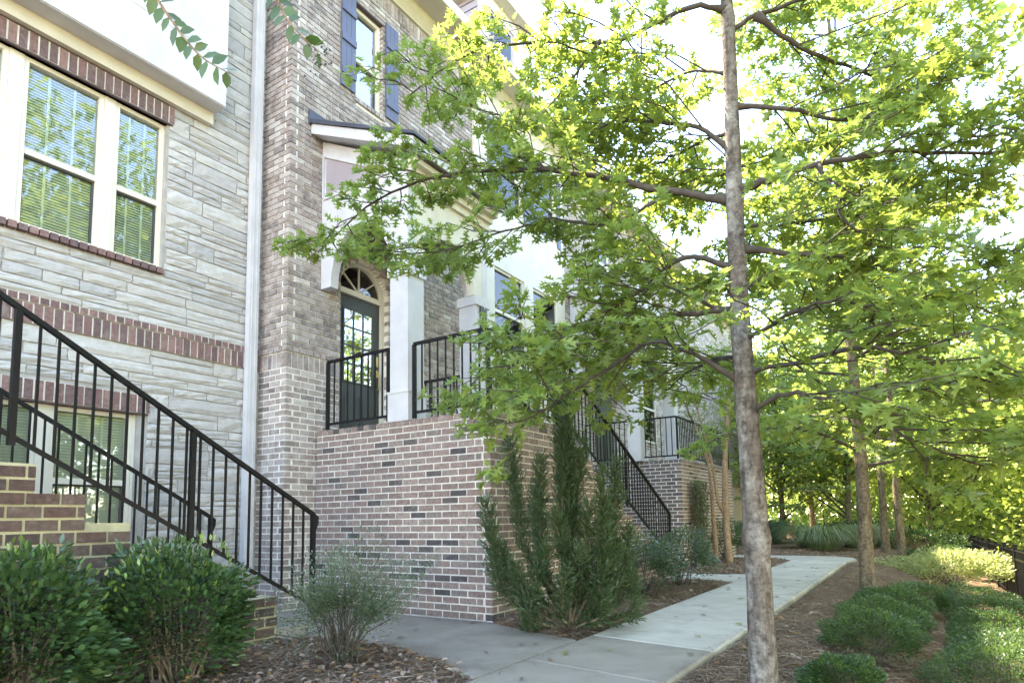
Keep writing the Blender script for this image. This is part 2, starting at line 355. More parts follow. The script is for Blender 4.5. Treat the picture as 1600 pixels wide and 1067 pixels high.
class Pieces:
    """collects box-like pieces of one material; the largest-showing ones become objects, the rest one mesh"""
    def __init__(s, pal, m, weights=None, templ=None):
        s.pal = pal; s.m = m; s.w = np.array(weights or [1] * len(pal), float); s.w /= s.w.sum(); s.p = []; s.templ = templ
        s.meshes = {}
    def put(s, c, size, face, col=None):
        """c: centre of the outer face (x,y,z); size (len, depth, height); face 'x' looks +X, 'y' looks -Y"""
        s.p.append((c, size, face, rng.choice(len(s.pal), p=s.w) if col is None else col))
    def mesh_for(s, k, t):
        if (k, t) not in s.meshes:
            if s.templ: mb = MB(); mb.add(*s.templ[t], col=s.pal[k]); me = mb.mesh('stone', s.m, tinted=True)
            else: me = unit_brick(s.pal[k]); me.materials.append(s.m)
            s.meshes[(k, t)] = me
        return s.meshes[(k, t)]
    def build(s, name, restname, parent, limit=300, vis=None):
        P = np.array([q[0] for q in s.p]); sc = shown(P) * np.array([min(q[1][0], 0.5) for q in s.p])
        if vis is not None: sc = sc * np.array([1.0 if vis(q[0]) else 0.0 for q in s.p])
        order = np.argsort(-sc); solo = set(int(i) for i in order[:limit] if sc[i] > 0); rest = MB()
        for i, (c, size, face, k) in enumerate(s.p):
            t = i % len(s.templ) if s.templ else 0
            rot = Matrix.Rotation(R(90), 4, 'Z') if face == 'x' else Matrix.Identity(4)
            mw = Matrix.Translation(c) @ rot @ Matrix.Diagonal((size[0], size[1], size[2], 1))
            if i in solo:
                o = bpy.data.objects.new(name, s.mesh_for(k, t)); link(o, parent); o.matrix_basis = mw
            else:
                vs, fs = s.templ[t] if s.templ else ([(-.5, 0, -.5), (.5, 0, -.5), (.5, 1, -.5), (-.5, 1, -.5), (-.5, 0, .5), (.5, 0, .5), (.5, 1, .5), (-.5, 1, .5)],
                                                      [(0, 3, 2, 1), (4, 5, 6, 7), (0, 1, 5, 4), (1, 2, 6, 5), (3, 0, 4, 7)])
                rest.add([mw @ Vector(v) for v in vs], fs, s.pal[k])
        if rest.v: tag(rest.build(restname, s.m, parent, tinted=True), kind='stuff')
def cut(a, b, holes):
    seg = [(a, b)]
    for h0, h1 in holes:
        out = []
        for p, q in seg:
            if h1 <= p or h0 >= q: out.append((p, q)); continue
            if h0 > p: out.append((p, h0))
            if h1 < q: out.append((h1, q))
        seg = out
    return seg
def lay(P, face, plane, u0, u1, rows, holes=lambda z: [], corner0=None, corner1=None, proud=0.004, depth=0.09, start=0, colfn=None, jt=JT, jitter=0.002):
    """rows: list of (z0, z1, module). face 'x': plane is X, u is Y; face 'y': plane is Y (looks -Y), u is X"""
    for k, (z0, z1, mod) in enumerate(rows):
        par = (k + start) % 2; half = mod / 2
        a = u0 + (0 if corner0 is None else (half if par != corner0 else -proud)); b = u1 - (0 if corner1 is None else (half if par != corner1 else -proud))
        first = a if corner0 is not None else (a - half * par)
        n = 0; u = first
        hs = holes((z0 + z1) / 2)
        while u < b - 0.02:
            p, q = max(u, a), min(u + mod - jt, b)
            if b - (u + mod - jt) < 0.03: q = b
            for s0, s1 in cut(p, q, hs):
                if s1 - s0 < 0.025: continue
                c = (s0 + s1) / 2; pr = proud + rng.uniform(-jitter, jitter); zc = (z0 + z1) / 2
                pos = (plane + pr, c, zc) if face == 'x' else (c, plane - pr, zc)
                P.put(pos, (s1 - s0 + rng.uniform(-.004, .002), depth, z1 - z0 - jt + rng.uniform(-.003, .002)), face, None if colfn is None else colfn(c, zc))
            u += mod if q < b else 9
def courses(z0, n, h=CO, mod=MOD): return [(z0 + i * h, z0 + (i + 1) * h, mod) for i in range(n)]

# ------------------------------------------------------------------ stone townhouse (left)
SH = thing('stone_townhouse', 'pale grey ledgestone townhouse with brick belt course and white boxed bay', 'townhouse', (XS, 2.5, 0))
UW = (1.62, 3.80, 4.0, 5.757); LW = (1.75, 3.60, 0.72, 2.274)     # upper / lower window openings (y0,y1,z0,z1)
BEL = (3.03, 3.315)
# mortar-backed wall with openings
mb = MB(); T0, T1 = XS - 0.30, XS - 0.02
def wall_strips(mb, x0, x1, y0, y1, z0, z1, rects):
    zs = sorted({z0, z1, *[r[2] for r in rects], *[r[3] for r in rects]})
    for a, b in zip(zs[:-1], zs[1:]):
        hs = [(r[0], r[1]) for r in rects if r[2] <= a + 1e-6 and r[3] >= b - 1e-6]
        for s0, s1 in cut(y0, y1, hs): mb.box((x0, s0, a), (x1, s1, b))
wall_strips(mb, T0, T1, -2.5, YC + 0.0, -0.3, 10.4, [UW, LW])
mb.build('wall', M['mortar_stone'], SH)
STN = [irregular(0, s) for s in range(14)]
S = Pieces(PAL_STONE + [(0.46, 0.39, 0.29)], M['stone'], [1, 1, 1, 1, 1, 1, 0.035], STN)
z = -0.12; row = 0
sole = lambda zz: [(UW[0] - 0.02, UW[1] + 0.02)] if UW[2] - 0.10 < zz < 6.0 else ([(LW[0] - 0.02, LW[1] + 0.10)] if LW[2] - .08 < zz < 2.50 else [])
stops = [0.62, BEL[0], BEL[1], 10.4]
while z < 10.35:
    h = rng.choice((0.085, 0.10, 0.125, 0.155, 0.19)) * rng.uniform(.94, 1.06)
    if BEL[0] - 0.08 < z + h < BEL[1]: h = BEL[0] - z
    if z >= BEL[0] - 1e-4 and z < BEL[1] - 1e-4: z = BEL[1]; continue
    u = -0.6 + rng.uniform(-0.3, 0)
    if z > 6.0 and False: pass
    while u < YC:
        ln = rng.uniform(0.28, 0.95); e = min(u + ln, YC)
        if YC - e < 0.12: e = YC
        for s0, s1 in cut(u, e, sole(z + h / 2)):
            if s1 - s0 < 0.05: continue
            parts = [(z, z + h)]
            if h > 0.145 and rng.random() < 0.35:
                sp = z + h * rng.uniform(0.4, 0.6); parts = [(z, sp), (sp, z + h)]
            for a, b in parts:
                S.put((XS + 0.004, (s0 + s1) / 2, (a + b) / 2), (s1 - s0 - 0.013, 0.075, b - a - 0.012), 'x')
        u = e + 0.0
    z += h
S.build('stone', 'stones_beyond', SH, 300, vis=lambda c: not (c[1] < 4.3 and c[2] > 6.0))
B = Pieces(PAL_BELT, M['brick'])
BM = 0.088
lay(B, 'x', XS, 0.2, YC - 0.004, [(3.03, 3.235, BM)], proud=0.018)
lay(B, 'x', XS, 0.2, YC - 0.004, [(3.235, 3.315, BM * 1.0)], proud=0.026, start=1)
lay(B, 'x', XS, UW[0] - 0.1, UW[1] + 0.06, [(5.775, 5.985, BM)], proud=0.016)
lay(B, 'x', XS, UW[0] - 0.1, UW[1] + 0.03, [(3.915, 3.995, BM)], proud=0.045, depth=0.14)
lay(B, 'x', XS, LW[0] - 0.1, LW[1] + 0.11, [(2.292, 2.497, BM)], proud=0.016)
lay(B, 'x', XS, LW[0] - 0.05, LW[1] + 0.04, [(0.64, 0.715, BM)], proud=0.045, depth=0.14)
B.build('brick', 'bricks_beyond', SH, 300)
for ya, yb, za, zb0, pr in ((0.2, YC - 0.006, 3.035, 3.232, .018), (0.2, YC - 0.006, 3.238, 3.31, .026), (UW[0] - 0.1, UW[1] + 0.055, 5.778, 5.982, .016), (LW[0] - 0.1, LW[1] + 0.105, 2.295, 2.494, .016)):
    box('mortar_bed', M['mortar'], (XS - 0.019, ya, za), (XS + pr - 0.007, yb, zb0), SH)
box('lintel', M['steel'], (XS - 0.10, UW[0] - 0.09, 5.757), (XS + 0.012, UW[1] + 0.05, 5.773), SH)
box('lintel', M['steel'], (XS - 0.10, LW[0] - 0.09, 2.274), (XS + 0.012, LW[1] + 0.10, 2.289), SH)
def blinds(x, y0, y1, z0, z1, parent, pitch=0.0305):
    mb = MB(); z = z1 - 0.02
    while z > z0 + 0.02:
        mb.add([(x - 0.010, y0, z + 0.016), (x - 0.010, y1, z + 0.016), (x + 0.010, y1, z - 0.014), (x + 0.010, y0, z - 0.014)], [(0, 1, 2, 3)]); z -= pitch
    for yy in (y0 + (y1 - y0) * 0.33, y0 + (y1 - y0) * 0.67): mb.box((x + 0.017, yy - 0.012, z0 + .01), (x + 0.019, yy + 0.012, z1 - .01))
    return mb.build('blind', M['blind'], parent)
def sash_window(parent, x, y0, y1, z0, z1, zr, fr=0.045, blind=True, glass='glass'):
    """double-hung unit facing +X in plane x: frame part with panes, sash, blind as sub-parts"""
    mb = MB(); d0, d1 = x - 0.05, x + 0.03
    mb.box((d0, y0, z0), (d1, y0 + fr, z1)).box((d0, y1 - fr, z0), (d1, y1, z1)).box((d0, y0 + fr, z1 - fr), (d1, y1 - fr, z1)).box((d0, y0 + fr, z0), (d1, y1 - fr, z0 + fr))
    f = mb.build('window', M['frame'], parent)
    a, b = y0 + fr, y1 - fr
    box('meeting_rail', M['frame'], (x - 0.03, a, zr - 0.03), (x + 0.018, b, zr + 0.03), f)
    mb = MB(); mb.box((x - 0.04, a, z0 + fr), (x - 0.012, a + 0.018, zr - 0.03)).box((x - 0.04, b - 0.018, z0 + fr), (x - 0.012, b, zr - 0.03)).box((x - 0.04, a + .018, zr - 0.05), (x - 0.012, b - .018, zr - 0.03))
    mb.build('screen_frame', M['door'], f)
    box('pane', M[glass], (x - 0.016, a, zr + 0.03), (x - 0.012, b, z1 - fr), f)
    box('pane', M[glass], (x - 0.034, a + .018, z0 + fr), (x - 0.030, b - .018, zr - 0.05), f)
    if blind: blinds(x - 0.065, a - .02, b + .02, z0 + fr, z1 - fr, f)
    box('interior', M['dark'], (x - 0.20, a - .04, z0 + .01), (x - 0.19, b + .04, z1 - .01), f)
    return f
xw = XS - 0.10
sash_window(SH, xw, 3.256, UW[1] - 0.002, UW[2], UW[3], 4.785)
sash_window(SH, xw, 2.395, 3.14, UW[2], UW[3], 4.785)
sash_window(SH, xw, UW[0] + .002, 2.27, UW[2], UW[3], 4.785)
for y0, y1 in ((3.142, 3.254), (2.272, 2.393)): box('mullion', M['frame'], (xw - 0.05, y0, UW[2]), (xw + 0.04, y1, UW[3]), SH)
sash_window(SH, xw, 2.80, LW[1] - 0.03, LW[2], LW[3], 1.523)
sash_window(SH, xw, LW[0] + .002, 2.675, LW[2], LW[3], 1.523)
box('mullion', M['frame'], (xw - 0.05, 2.677, LW[2]), (xw + 0.04, 2.798, LW[3]), SH)
box('jamb', M['frame'], (xw - 0.05, LW[1] - 0.028, LW[2]), (xw + 0.04, LW[1], LW[3]), SH)
# white boxed bay over the upper window
mb = MB(); XBY = -6.87
mb.box((XS + 0.005, -0.6, 6.15), (XBY, 4.33, 10.2)); bay = mb.build('bay', M['white'], SH)
box('bay_skirt_trim', M['bounce_cream'], (XS + 0.005, -0.6, 6.0), (XS + 0.075, 4.31, 6.149), SH)
mb = MB(); mb.box((XBY, 4.17, 6.33), (XBY + 0.014, 4.328, 10.19)).box((XBY, -0.6, 6.16), (XBY + 0.012, 4.325, 6.328)); mb.build('corner_board', M['white'], bay)
for zz in (6.75, 7.6, 8.45): box('batten', M['white'], (XBY, -0.6, zz), (XBY + 0.006, 4.168, zz + 0.012), bay)
# downspout
mb = MB(); mb.box((XS + 0.03, 4.855, 0.45), (XS + 0.115, 4.985, 9.9)); ds = mb.build('downspout', M['white'], SH)
mb = MB()
for yy in (4.89, 4.95): mb.box((XS + 0.115, yy - 0.006, 0.46), (XS + 0.121, yy + 0.006, 9.88))
mb.build('downspout_rib', M['white'], ds)
mb = MB(); mb.box((XS - 6, -2.5, -0.3), (XS - 0.305, YC - 0.02, 10.4)); mb.build('back_wall', M['mortar_stone'], SH)
mb = MB(); mb.prism([(XS + 0.5, 10.35), (XS - 3.2, 12.9), (XS - 7, 10.35), (XS - 7, 10.45), (XS - 3.2, 13.05), (XS + 0.5, 10.45)], 1, -2.6, YC - 0.03); mb.build('roof', M['shingle'], SH)

# ------------------------------------------------------------------ brick townhouse (middle)
BH = thing('brick_townhouse', 'grey brown brick townhouse with blue shutters, arched front door and white portico', 'townhouse', (XB, 6.5, 0))
YE = 9.14; ZT = 9.37
DR = (5.97, 6.93, ZP, 4.36); DC, DRAD = 6.45, 0.48
WN2 = (6.22, 6.79, 7.30, 8.84)
def hole_front(z):
    h = []
    if DR[2] - 0.01 < z < DR[3]: h.append((DR[0] + .004, DR[1] - .004))
    elif DR[3] <= z < DR[3] + DRAD:
        r = math.sqrt(max(0, DRAD ** 2 - (z - DR[3]) ** 2)); h.append((DC - r, DC + r))
    if WN2[2] - .085 < z < WN2[3]: h.append((WN2[0] + .004, WN2[1] - .004))
    return h
mb = MB()
rects = [DR, WN2] + [(DC - math.sqrt(DRAD ** 2 - t ** 2) - 0.0, DC + math.sqrt(DRAD ** 2 - t ** 2), DR[3] + t - 0.04, DR[3] + t) for t in np.arange(0.04, 0.48, 0.04)]
wall_strips(mb, XB - 0.25, XB, YC, YE, -0.3, ZT, rects)
mb.box((XS - 0.3, YC, -0.3), (XB - 0.25, YC + 0.25, ZT)); mb.build('wall', M['mortar_house'], BH)
HB = Pieces(PAL_HOUSE, M['brick_pale'], [3, 3, 2, 2, 3, 2, 0.8, 3])
n1 = 39; rows = courses(0, n1); zb = n1 * CO
rows_belt = [(zb, zb + 0.205, CO + 0.012)]; rows_head = [(zb + 0.205, zb + 0.285, 0.11)]
z2 = zb + 0.285; n2 = int((ZT - 0.21 - z2) / CO); rows2 = courses(z2, n2); z3 = z2 + n2 * CO
lay(HB, 'x', XB, YC, YE, rows, hole_front, corner0=0)
lay(HB, 'y', YC, XS - 0.01, XB, rows, corner1=1)
lay(HB, 'x', XB, YC - 0.006, YE, rows_belt, hole_front, proud=0.006)
lay(HB, 'y', YC, XS - 0.01, XB - 0.09, rows_belt, proud=0.006)
lay(HB, 'x', XB, YC - 0.026, YE, rows_head, hole_front, proud=0.026)
lay(HB, 'y', YC, XS - 0.01, XB - 0.07, rows_head, proud=0.026)
lay(HB, 'x', XB, YC, YE, rows2, hole_front, corner0=0, proud=0.014)
lay(HB, 'y', YC, XS - 0.01, XB, rows2, corner1=1, proud=0.014)
lay(HB, 'x', XB, YC - 0.014, YE, [(z3, ZT, CO + 0.012)], hole_front, proud=0.014)
lay(HB, 'y', YC, XS - 0.01, XB - 0.09, [(z3, ZT, CO + 0.012)], proud=0.014)
lay(HB, 'x', XB, WN2[0] - 0.03, WN2[1] + 0.03, [(WN2[2] - 0.08, WN2[2], 0.085)], proud=0.035)
# voussoirs round the door arch
HB.build('brick', 'bricks_beyond', BH, 300, vis=lambda c: not (c[1] > YP - .1 and c[2] < ZP))
# door, frame, fanlight
xd = XB - 0.13
dr = MB().box((xd - 0.045, DR[0] + 0.065, ZP + 0.02), (xd, DR[1] - 0.065, DR[3] - 0.05)).build('door', M['door'], BH)
y0, y1 = DR[0] + 0.065, DR[1] - 0.065
pz0, pz1 = ZP + 0.80, DR[3] - 0.25; py0, py1 = y0 + 0.12, y1 - 0.15
cw, ch = (py1 - py0) / 3, (pz1 - pz0) / 4
mb = MB()
for i in range(4): mb.box((xd, py0 + i * cw - 0.012, pz0 - 0.012), (xd + 0.016, py0 + i * cw + 0.012, pz1 + 0.012))
for j in range(5):
    for i in range(3): mb.box((xd, py0 + i * cw + 0.0125, pz0 + j * ch - 0.012), (xd + 0.014, py0 + (i + 1) * cw - 0.0125, pz0 + j * ch + 0.012))
mb.build('muntin', M['door'], dr)
bl = MB(); z = pz1 - 0.02
bl.box((xd + 0.001, py0, pz0), (xd + 0.0025, py1, pz1))
bl.build('blind', M['blind'], dr)
for i in range(3):
    for j in range(4): box('pane', M['glass_sky'], (xd + 0.005, py0 + i * cw + 0.013, pz0 + j * ch + 0.013), (xd + 0.008, py0 + (i + 1) * cw - 0.013, pz0 + (j + 1) * ch - 0.013), dr)
for a, b in ((y0 + 0.10, y0 + 0.36), (y1 - 0.38, y1 - 0.12)):
    mb = MB(); mb.box((xd, a, ZP + 0.16), (xd + 0.012, b, ZP + 0.62)).box((xd + 0.012, a + 0.04, ZP + 0.20), (xd + 0.020, b - 0.04, ZP + 0.58)); mb.build('door_panel', M['door'], dr)
mb = MB(); yh = y1 - 0.055
mb.box((xd, yh - 0.028, ZP + 1.12), (xd + 0.015, yh + 0.028, ZP + 1.27)); mb.build('deadbolt', M['brass'], dr)
mb = MB(); mb.tube([(xd, yh, ZP + 1.02), (xd + 0.05, yh, ZP + 1.01), (xd + 0.065, yh, ZP + 0.92), (xd + 0.055, yh, ZP + 0.78), (xd, yh, ZP + 0.76)], 0.012, 8); mb.box((xd, yh - 0.03, ZP + 0.96), (xd + 0.012, yh + 0.03, ZP + 1.06)); mb.build('handle', M['brass'], dr)
mb = MB(); a0, a1 = xd - 0.05, xd + 0.05
mb.box((a0, DR[0], ZP), (a1, DR[0] + 0.06, DR[3])).box((a0, DR[1] - 0.06, ZP), (a1, DR[1], DR[3])).box((a0, DR[0] + 0.06, DR[3] - 0.045), (a1, DR[1] - 0.06, DR[3] + 0.03))
ro, ri = DRAD, DRAD - 0.065
arc = [(DC + ro * math.cos(t), DR[3] + ro * math.sin(t)) for t in np.linspace(0, math.pi, 25)]; arci = [(DC + ri * math.cos(t), DR[3] + ri * math.sin(t)) for t in np.linspace(math.pi, 0, 25)]
mb.prism(arc + arci, 0, a0, a1); dfm = mb.build('door_frame', M['frame'], BH)
fan = [(DC + ri * math.cos(t), DR[3] + 0.03 + (ri - .03) * math.sin(t)) for t in np.linspace(0, math.pi, 25)]
MB().prism(fan, 0, xd - 0.012, xd - 0.008).build('fanlight', M['glass_clear'], dfm)
MB().prism(fan, 0, xd - 0.26, xd - 0.25).build('interior', M['dark'], dfm)
for t in (40, 90, 140):
    MB().bar((xd, DC, DR[3] + 0.03), (xd, DC + ri * math.cos(R(t)), DR[3] + 0.03 + (ri - .03) * math.sin(R(t))), 0.018, 0.018).build('fan_bar', M['frame'], dfm)
# upper window with shutters
sash_window(BH, XB - 0.09, WN2[0] + .002, WN2[1] - .002, WN2[2], WN2[3] - 0.03, 7.98, fr=0.06, blind=False, glass='glass_sky')
box('lintel', M['steel'], (XB - 0.10, WN2[0] - 0.03, WN2[3] - 0.028), (XB + 0.016, WN2[1] + 0.03, WN2[3]), BH)
box('curtain', M['blind'], (XB - 0.24, WN2[0] + .05, WN2[2] + .05), (XB - 0.23, WN2[1] - .05, WN2[3] - .05), BH)
for ya, yb in ((5.92, 6.195), (6.83, 7.105)):
    sh = MB(); wv = (yb - ya) / 3
    for i in range(3): sh.box((XB + 0.022, ya + i * wv, 7.32), (XB + 0.045, ya + (i + 1) * wv - 0.004, 8.90))
    so = sh.build('shutter', M['shutter'], BH)
    for zz in (7.50, 8.02, 8.48): box('batten', M['shutter'], (XB + 0.0455, ya, zz), (XB + 0.068, yb - 0.003, zz + 0.10), so)
# eave, gutter, roof
mb = MB(); mb.box((XB - 0.2, YC - 0.05, ZT + 0.002), (XB + 0.05, 13.2, ZT + 0.34)); mb.build('frieze', M['bounce_cream'], BH)
mb = MB(); mb.box((XB + 0.05, YC - 0.3, ZT + 0.20), (XB + 0.48, 13.4, ZT + 0.235)); mb.build('soffit', M['bounce_cream'], BH)
mb = MB(); mb.prism([(XB + 0.05, ZT + 0.02), (XB + 0.14, ZT + 0.12), (XB + 0.18, ZT + 0.198), (XB + 0.05, ZT + 0.198)], 1, YC - 0.04, 13.2); mb.build('crown_moulding', M['bounce_cream'], BH)
mb = MB(); mb.prism([(XB + 0.48, ZT + 0.19), (XB + 0.57, ZT + 0.20), (XB + 0.60, ZT + 0.34), (XB + 0.48, ZT + 0.34)], 1, YC - 0.3, 13.4); mb.build('gutter', M['bounce_cream'], BH)
mb = MB(); mb.prism([(XB + 0.48, ZT + 0.35), (XB - 4.3, ZT + 3.9), (XB - 9.1, ZT + 0.35), (XB - 9.1, ZT + 0.25), (XB - 4.3, ZT + 3.75), (XB + 0.48, ZT + 0.24)], 1, YC - 0.3, 13.4); rf = mb.build('roof', M['shingle'], BH)
dm = MB(); XD = -7.55
dm.prism([(XD, 10.35), (XD, 13.05), (-10.6, 13.05), (-10.6, 12.6)], 1, 10.95, 12.3); dmo = dm.build('dormer', M['mauve'], BH)
mb = MB()
for k in range(13):
    zz = 10.6 + k * 0.19; mb.add([(XD - 0.005, 10.925, zz), (XD - 3, 10.925, zz), (XD - 3, 10.945, zz + 0.185), (XD - 0.005, 10.945, zz + 0.185)], [(0, 1, 2, 3)])
mb.build('siding', M['mauve'], dmo)
mb = MB(); mb.box((XD, 10.90, 10.3), (XD + 0.03, 11.08, 13.0)).box((XD, 12.17, 10.3), (XD + 0.03, 12.33, 13.0)).box((XD, 11.08, 12.7), (XD + 0.03, 12.17, 13.0)).box((XD - .14, 10.90, 10.3), (XD, 10.923, 13.0)); mb.build('corner_board', M['white'], dmo)
box('pane', M['glass'], (XD + 0.004, 11.2, 10.9), (XD + 0.008, 12.05, 12.6), dmo)
mb = MB(); mb.prism([(10.6, 13.0), (12.65, 13.0), (12.65, 13.18), (11.62, 13.95), (10.6, 13.18)], 0, XD + 0.3, -11.5); mb.build('dormer_roof', M['bounce_cream'], dmo)
# panelled window bay beyond the porch
xb = XB + 0.06
mb = MB(); wall_strips(mb, XB - 0.25, xb, YE, 12.62, -0.2, ZT, [(9.75, 10.85, 4.2, 5.9), (11.2, 12.3, 4.2, 5.9), (9.75, 10.85, 7.2, 8.8), (11.2, 12.3, 7.2, 8.8)]); pb = mb.build('panelled_bay', M['bounce_cream'], BH)
for a, b in ((9.75, 10.85), (11.2, 12.3)):
    sash_window(BH, xb - 0.06, a, b, 4.2, 5.9, 5.05); sash_window(BH, xb - 0.06, a, b, 7.2, 8.8, 8.0)
    mb = MB(); mb.box((xb, a - 0.09, 3.0), (xb + 0.02, b + 0.09, 3.08)).box((xb, a - 0.09, 3.95), (xb + 0.02, b + 0.09, 4.05)).box((xb, a - 0.09, 3.08), (xb + 0.02, a, 3.95)).box((xb, b, 3.08), (xb + 0.02, b + 0.09, 3.95)); mb.build('panel_moulding', M['bounce_cream'], pb)
    for zz in (7.15,):
        for sa, sb in ((a - 0.19, a - 0.02), (b + 0.02, b + 0.155)): box('shutter', M['shutter'], (xb + 0.003, sa, zz), (xb + 0.03, sb, 8.85), BH)
# portico
PX = -5.05; PA, PB = 5.62, 7.30
def arch_poly(u0, u1, zb_, zt0, zt1, a0, a1, zs, rise, n=16):
    c, r = (a0 + a1) / 2, (a1 - a0) / 2
    return [(u0, zb_), (u0, zt0), (u1, zt1), (u1, zb_), (a1, zb_)] + [(c + r * math.cos(t), zs + rise * math.sin(t)) for t in np.linspace(0, math.pi, n)] + [(a0, zb_)]
por = MB().prism(arch_poly(XB + 0.02, PX, 4.18, 6.28, 5.50, -6.42, -5.36, 4.2, 0.72), 1, PA, PA + 0.13).build('portico', M['white'], BH)
MB().prism([(-6.53, 5.46), (-6.53, 6.02), (-5.40, 5.46)], 1, PA - 0.004, PA - 0.001).build('gable_panel', M['mauve'], por)
mb = MB()
for p, q in (((-6.56, 5.44), (-6.56, 6.06)), ((-6.56, 6.06), (-5.31, 5.44)), ((-5.31, 5.44), (-6.56, 5.44))): mb.bar((p[0], PA - 0.012, p[1]), (q[0], PA - 0.012, q[1]), 0.022, 0.05)
mb.build('gable_moulding', M['white'], por)
MB().prism(arch_poly(XB + 0.02, PX, 4.18, 6.28, 5.50, -6.42, -5.36, 4.2, 0.72), 1, PB - 0.13, PB).build('portico_side', M['white'], por)
MB().prism(arch_poly(PA + 0.132, PB - 0.132, 4.18, 5.48, 5.48, 5.94, 6.98, 4.2, 0.55), 0, PX - 0.13, PX - 0.002).build('portico_front', M['bounce_cream'], por)
mb = MB(); mb.box((PX, PA - 0.02, 5.22), (PX + 0.04, PB + 0.02, 5.32)).box((PX, PA - 0.04, 5.32), (PX + 0.09, PB + 0.04, 5.40)).box((PX, PA - 0.06, 5.40), (PX + 0.17, PB + 0.06, 5.47)); mb.build('cornice', M['bounce_cream'], por)
mb = MB(); mb.prism([(XB + 0.02, 6.30), (PX + 0.26, 5.482), (PX + 0.26, 5.62), (XB + 0.02, 6.44)], 1, PA - 0.20, PB + 0.20); mb.build('portico_fascia', M['white'], por)
mb = MB(); mb.prism([(XB + 0.02, 6.442), (PX + 0.30, 5.622), (PX + 0.30, 5.66), (XB + 0.02, 6.50)], 1, PA - 0.23, PB + 0.23); mb.box((XB + 0.015, PA - 0.25, 6.42), (XB + 0.04, PB + 0.25, 6.62)); mb.build('portico_roof', M['roofmetal'], por)
MB().box((XB + 0.02, PA + 0.14, 5.05), (PX - 0.14, PB - 0.14, 5.08)).build('portico_ceiling', M['soffit'], por)
for ya in (PA - 0.005, PB - 0.285):
    c = MB(); c.box((PX - 0.29, ya, ZP), (PX + 0.0, ya + 0.29, 4.178)).box((PX - 0.31, ya - 0.02, ZP), (PX + 0.02, ya + 0.31, ZP + 0.34)).box((PX - 0.318, ya - 0.028, ZP + 0.34), (PX + 0.028, ya + 0.318, ZP + 0.365)).box((PX - 0.315, ya - 0.025, 4.05), (PX + 0.025, ya + 0.315, 4.178))
    c.build('column', M['white'], por)
pq = MB().box((PX + 0.002, 7.10, 3.50), (PX + 0.022, 7.25, 4.16)).build('number_plaque', M['plaque'], BH)
for i, ch_ in enumerate('41 0'):
    if ch_ == ' ': continue
    cu = bpy.data.curves.new('digit', 'FONT'); cu.body = ch_; cu.size = 0.17; cu.extrude = 0.002; cu.align_x = 'CENTER'; cu.align_y = 'CENTER'
    tmp = bpy.data.objects.new('tmp', cu); COL.objects.link(tmp); bpy.context.view_layer.update()
    dm_ = bpy.data.meshes.new_from_object(tmp); bpy.data.objects.remove(tmp, do_unlink=True)
    dm_.materials.clear(); dm_.materials.append(M['white'])
    o = bpy.data.objects.new('digit', dm_); link(o, pq)
    o.matrix_basis = Matrix.Translation((PX + 0.025, 7.175, 4.07 - i * 0.16)) @ Matrix.Rotation(R(90), 4, 'Z') @ Matrix.Rotation(R(90), 4, 'X')
mb = MB(); mb.box((XB - 9, YC + 0.26, -0.3), (XB - 0.30, 12.6, ZT)); mb.build('back_wall', M['mortar'], BH)

# ------------------------------------------------------------------ brick porch and its stair
PE = 7.42                                 # platform ends, steps begin
PO = thing('brick_porch', 'tall red brown brick porch base with scattered dark bricks below the arched door', 'porch', (XF, YP, 0))
core = MB(); core.box((XB + 0.03, YP, -0.25), (XF, PE, ZP - 0.02)); core.build('mortar_core', M['mortar'], PO)
PBK = Pieces(PAL_PORCH, M['brick'], [3, 3, 3, 2, 2.5, 1.1, 0.9, 1.6])
rp = [(-0.155 + i * CO, -0.155 + (i + 1) * CO, MOD) for i in range(30)]
lay(PBK, 'y', YP, XB + 0.03, XF, rp, corner1=1)
lay(PBK, 'x', XF, YP, PE, rp, corner0=0)
zt = rp[-1][1]
lay(PBK, 'y', YP, XB + 0.03, XF - 0.2, [(zt, zt + CO, 0.108)], proud=0.012, depth=0.2)
lay(PBK, 'y', YP, XF - 0.2 + 0.0, XF + 0.012, [(zt, zt + CO, MOD)], proud=0.012, depth=0.10)
lay(PBK, 'x', XF, YP + 0.10, PE, [(zt, zt + CO, 0.108)], proud=0.012, depth=0.2)
ZPT = zt + CO
PBK.build('brick', 'bricks_beyond', PO, 300)
box('porch_floor', M['mortar'], (XB + 0.03, YP + 0.15, ZP - 0.019), (XF - 0.15, PE, ZPT - 0.012), PO)

ST = thing('brick_stair', 'stepped brick cheek wall and stair going down from the tall porch', 'stair', (XF, 9.3, 0))
NR = 11; RI = (ZPT - 0.15) / NR; TR = 0.345
scm = Pieces(PAL_PORCH, M['brick'], [3, 3, 3, 2, 2.5, 0.6, 0.6, 1.6])
for i in range(NR):
    y0 = PE + i * TR; zt_ = ZPT - (i + 1) * RI + RI * 0.0
    box('step', M['mortar'], (-5.0, y0 + (0.002 if i else 0.002), -0.2), (XF - 0.005, y0 + TR, zt_ - 0.03), ST)
    MB().box((-5.0, y0 - 0.016, zt_ - 0.03), (XF - 0.10, y0 + TR - 0.02, zt_), (0.3, 0.285, 0.26)).build('tread', M['concrete'], ST, tinted=True)
    k = 0
    zz = -0.155
    rr = []
    while zz + CO < zt_ + 0.03: rr.append((zz, zz + CO, MOD)); zz += CO
    rr = [(a, b, m_) for a, b, m_ in rr]
    lay(scm, 'x', XF, y0 + 0.004, y0 + TR, rr, start=i, proud=0.005)
scm.build('brick', 'bricks_beyond', ST, 150)

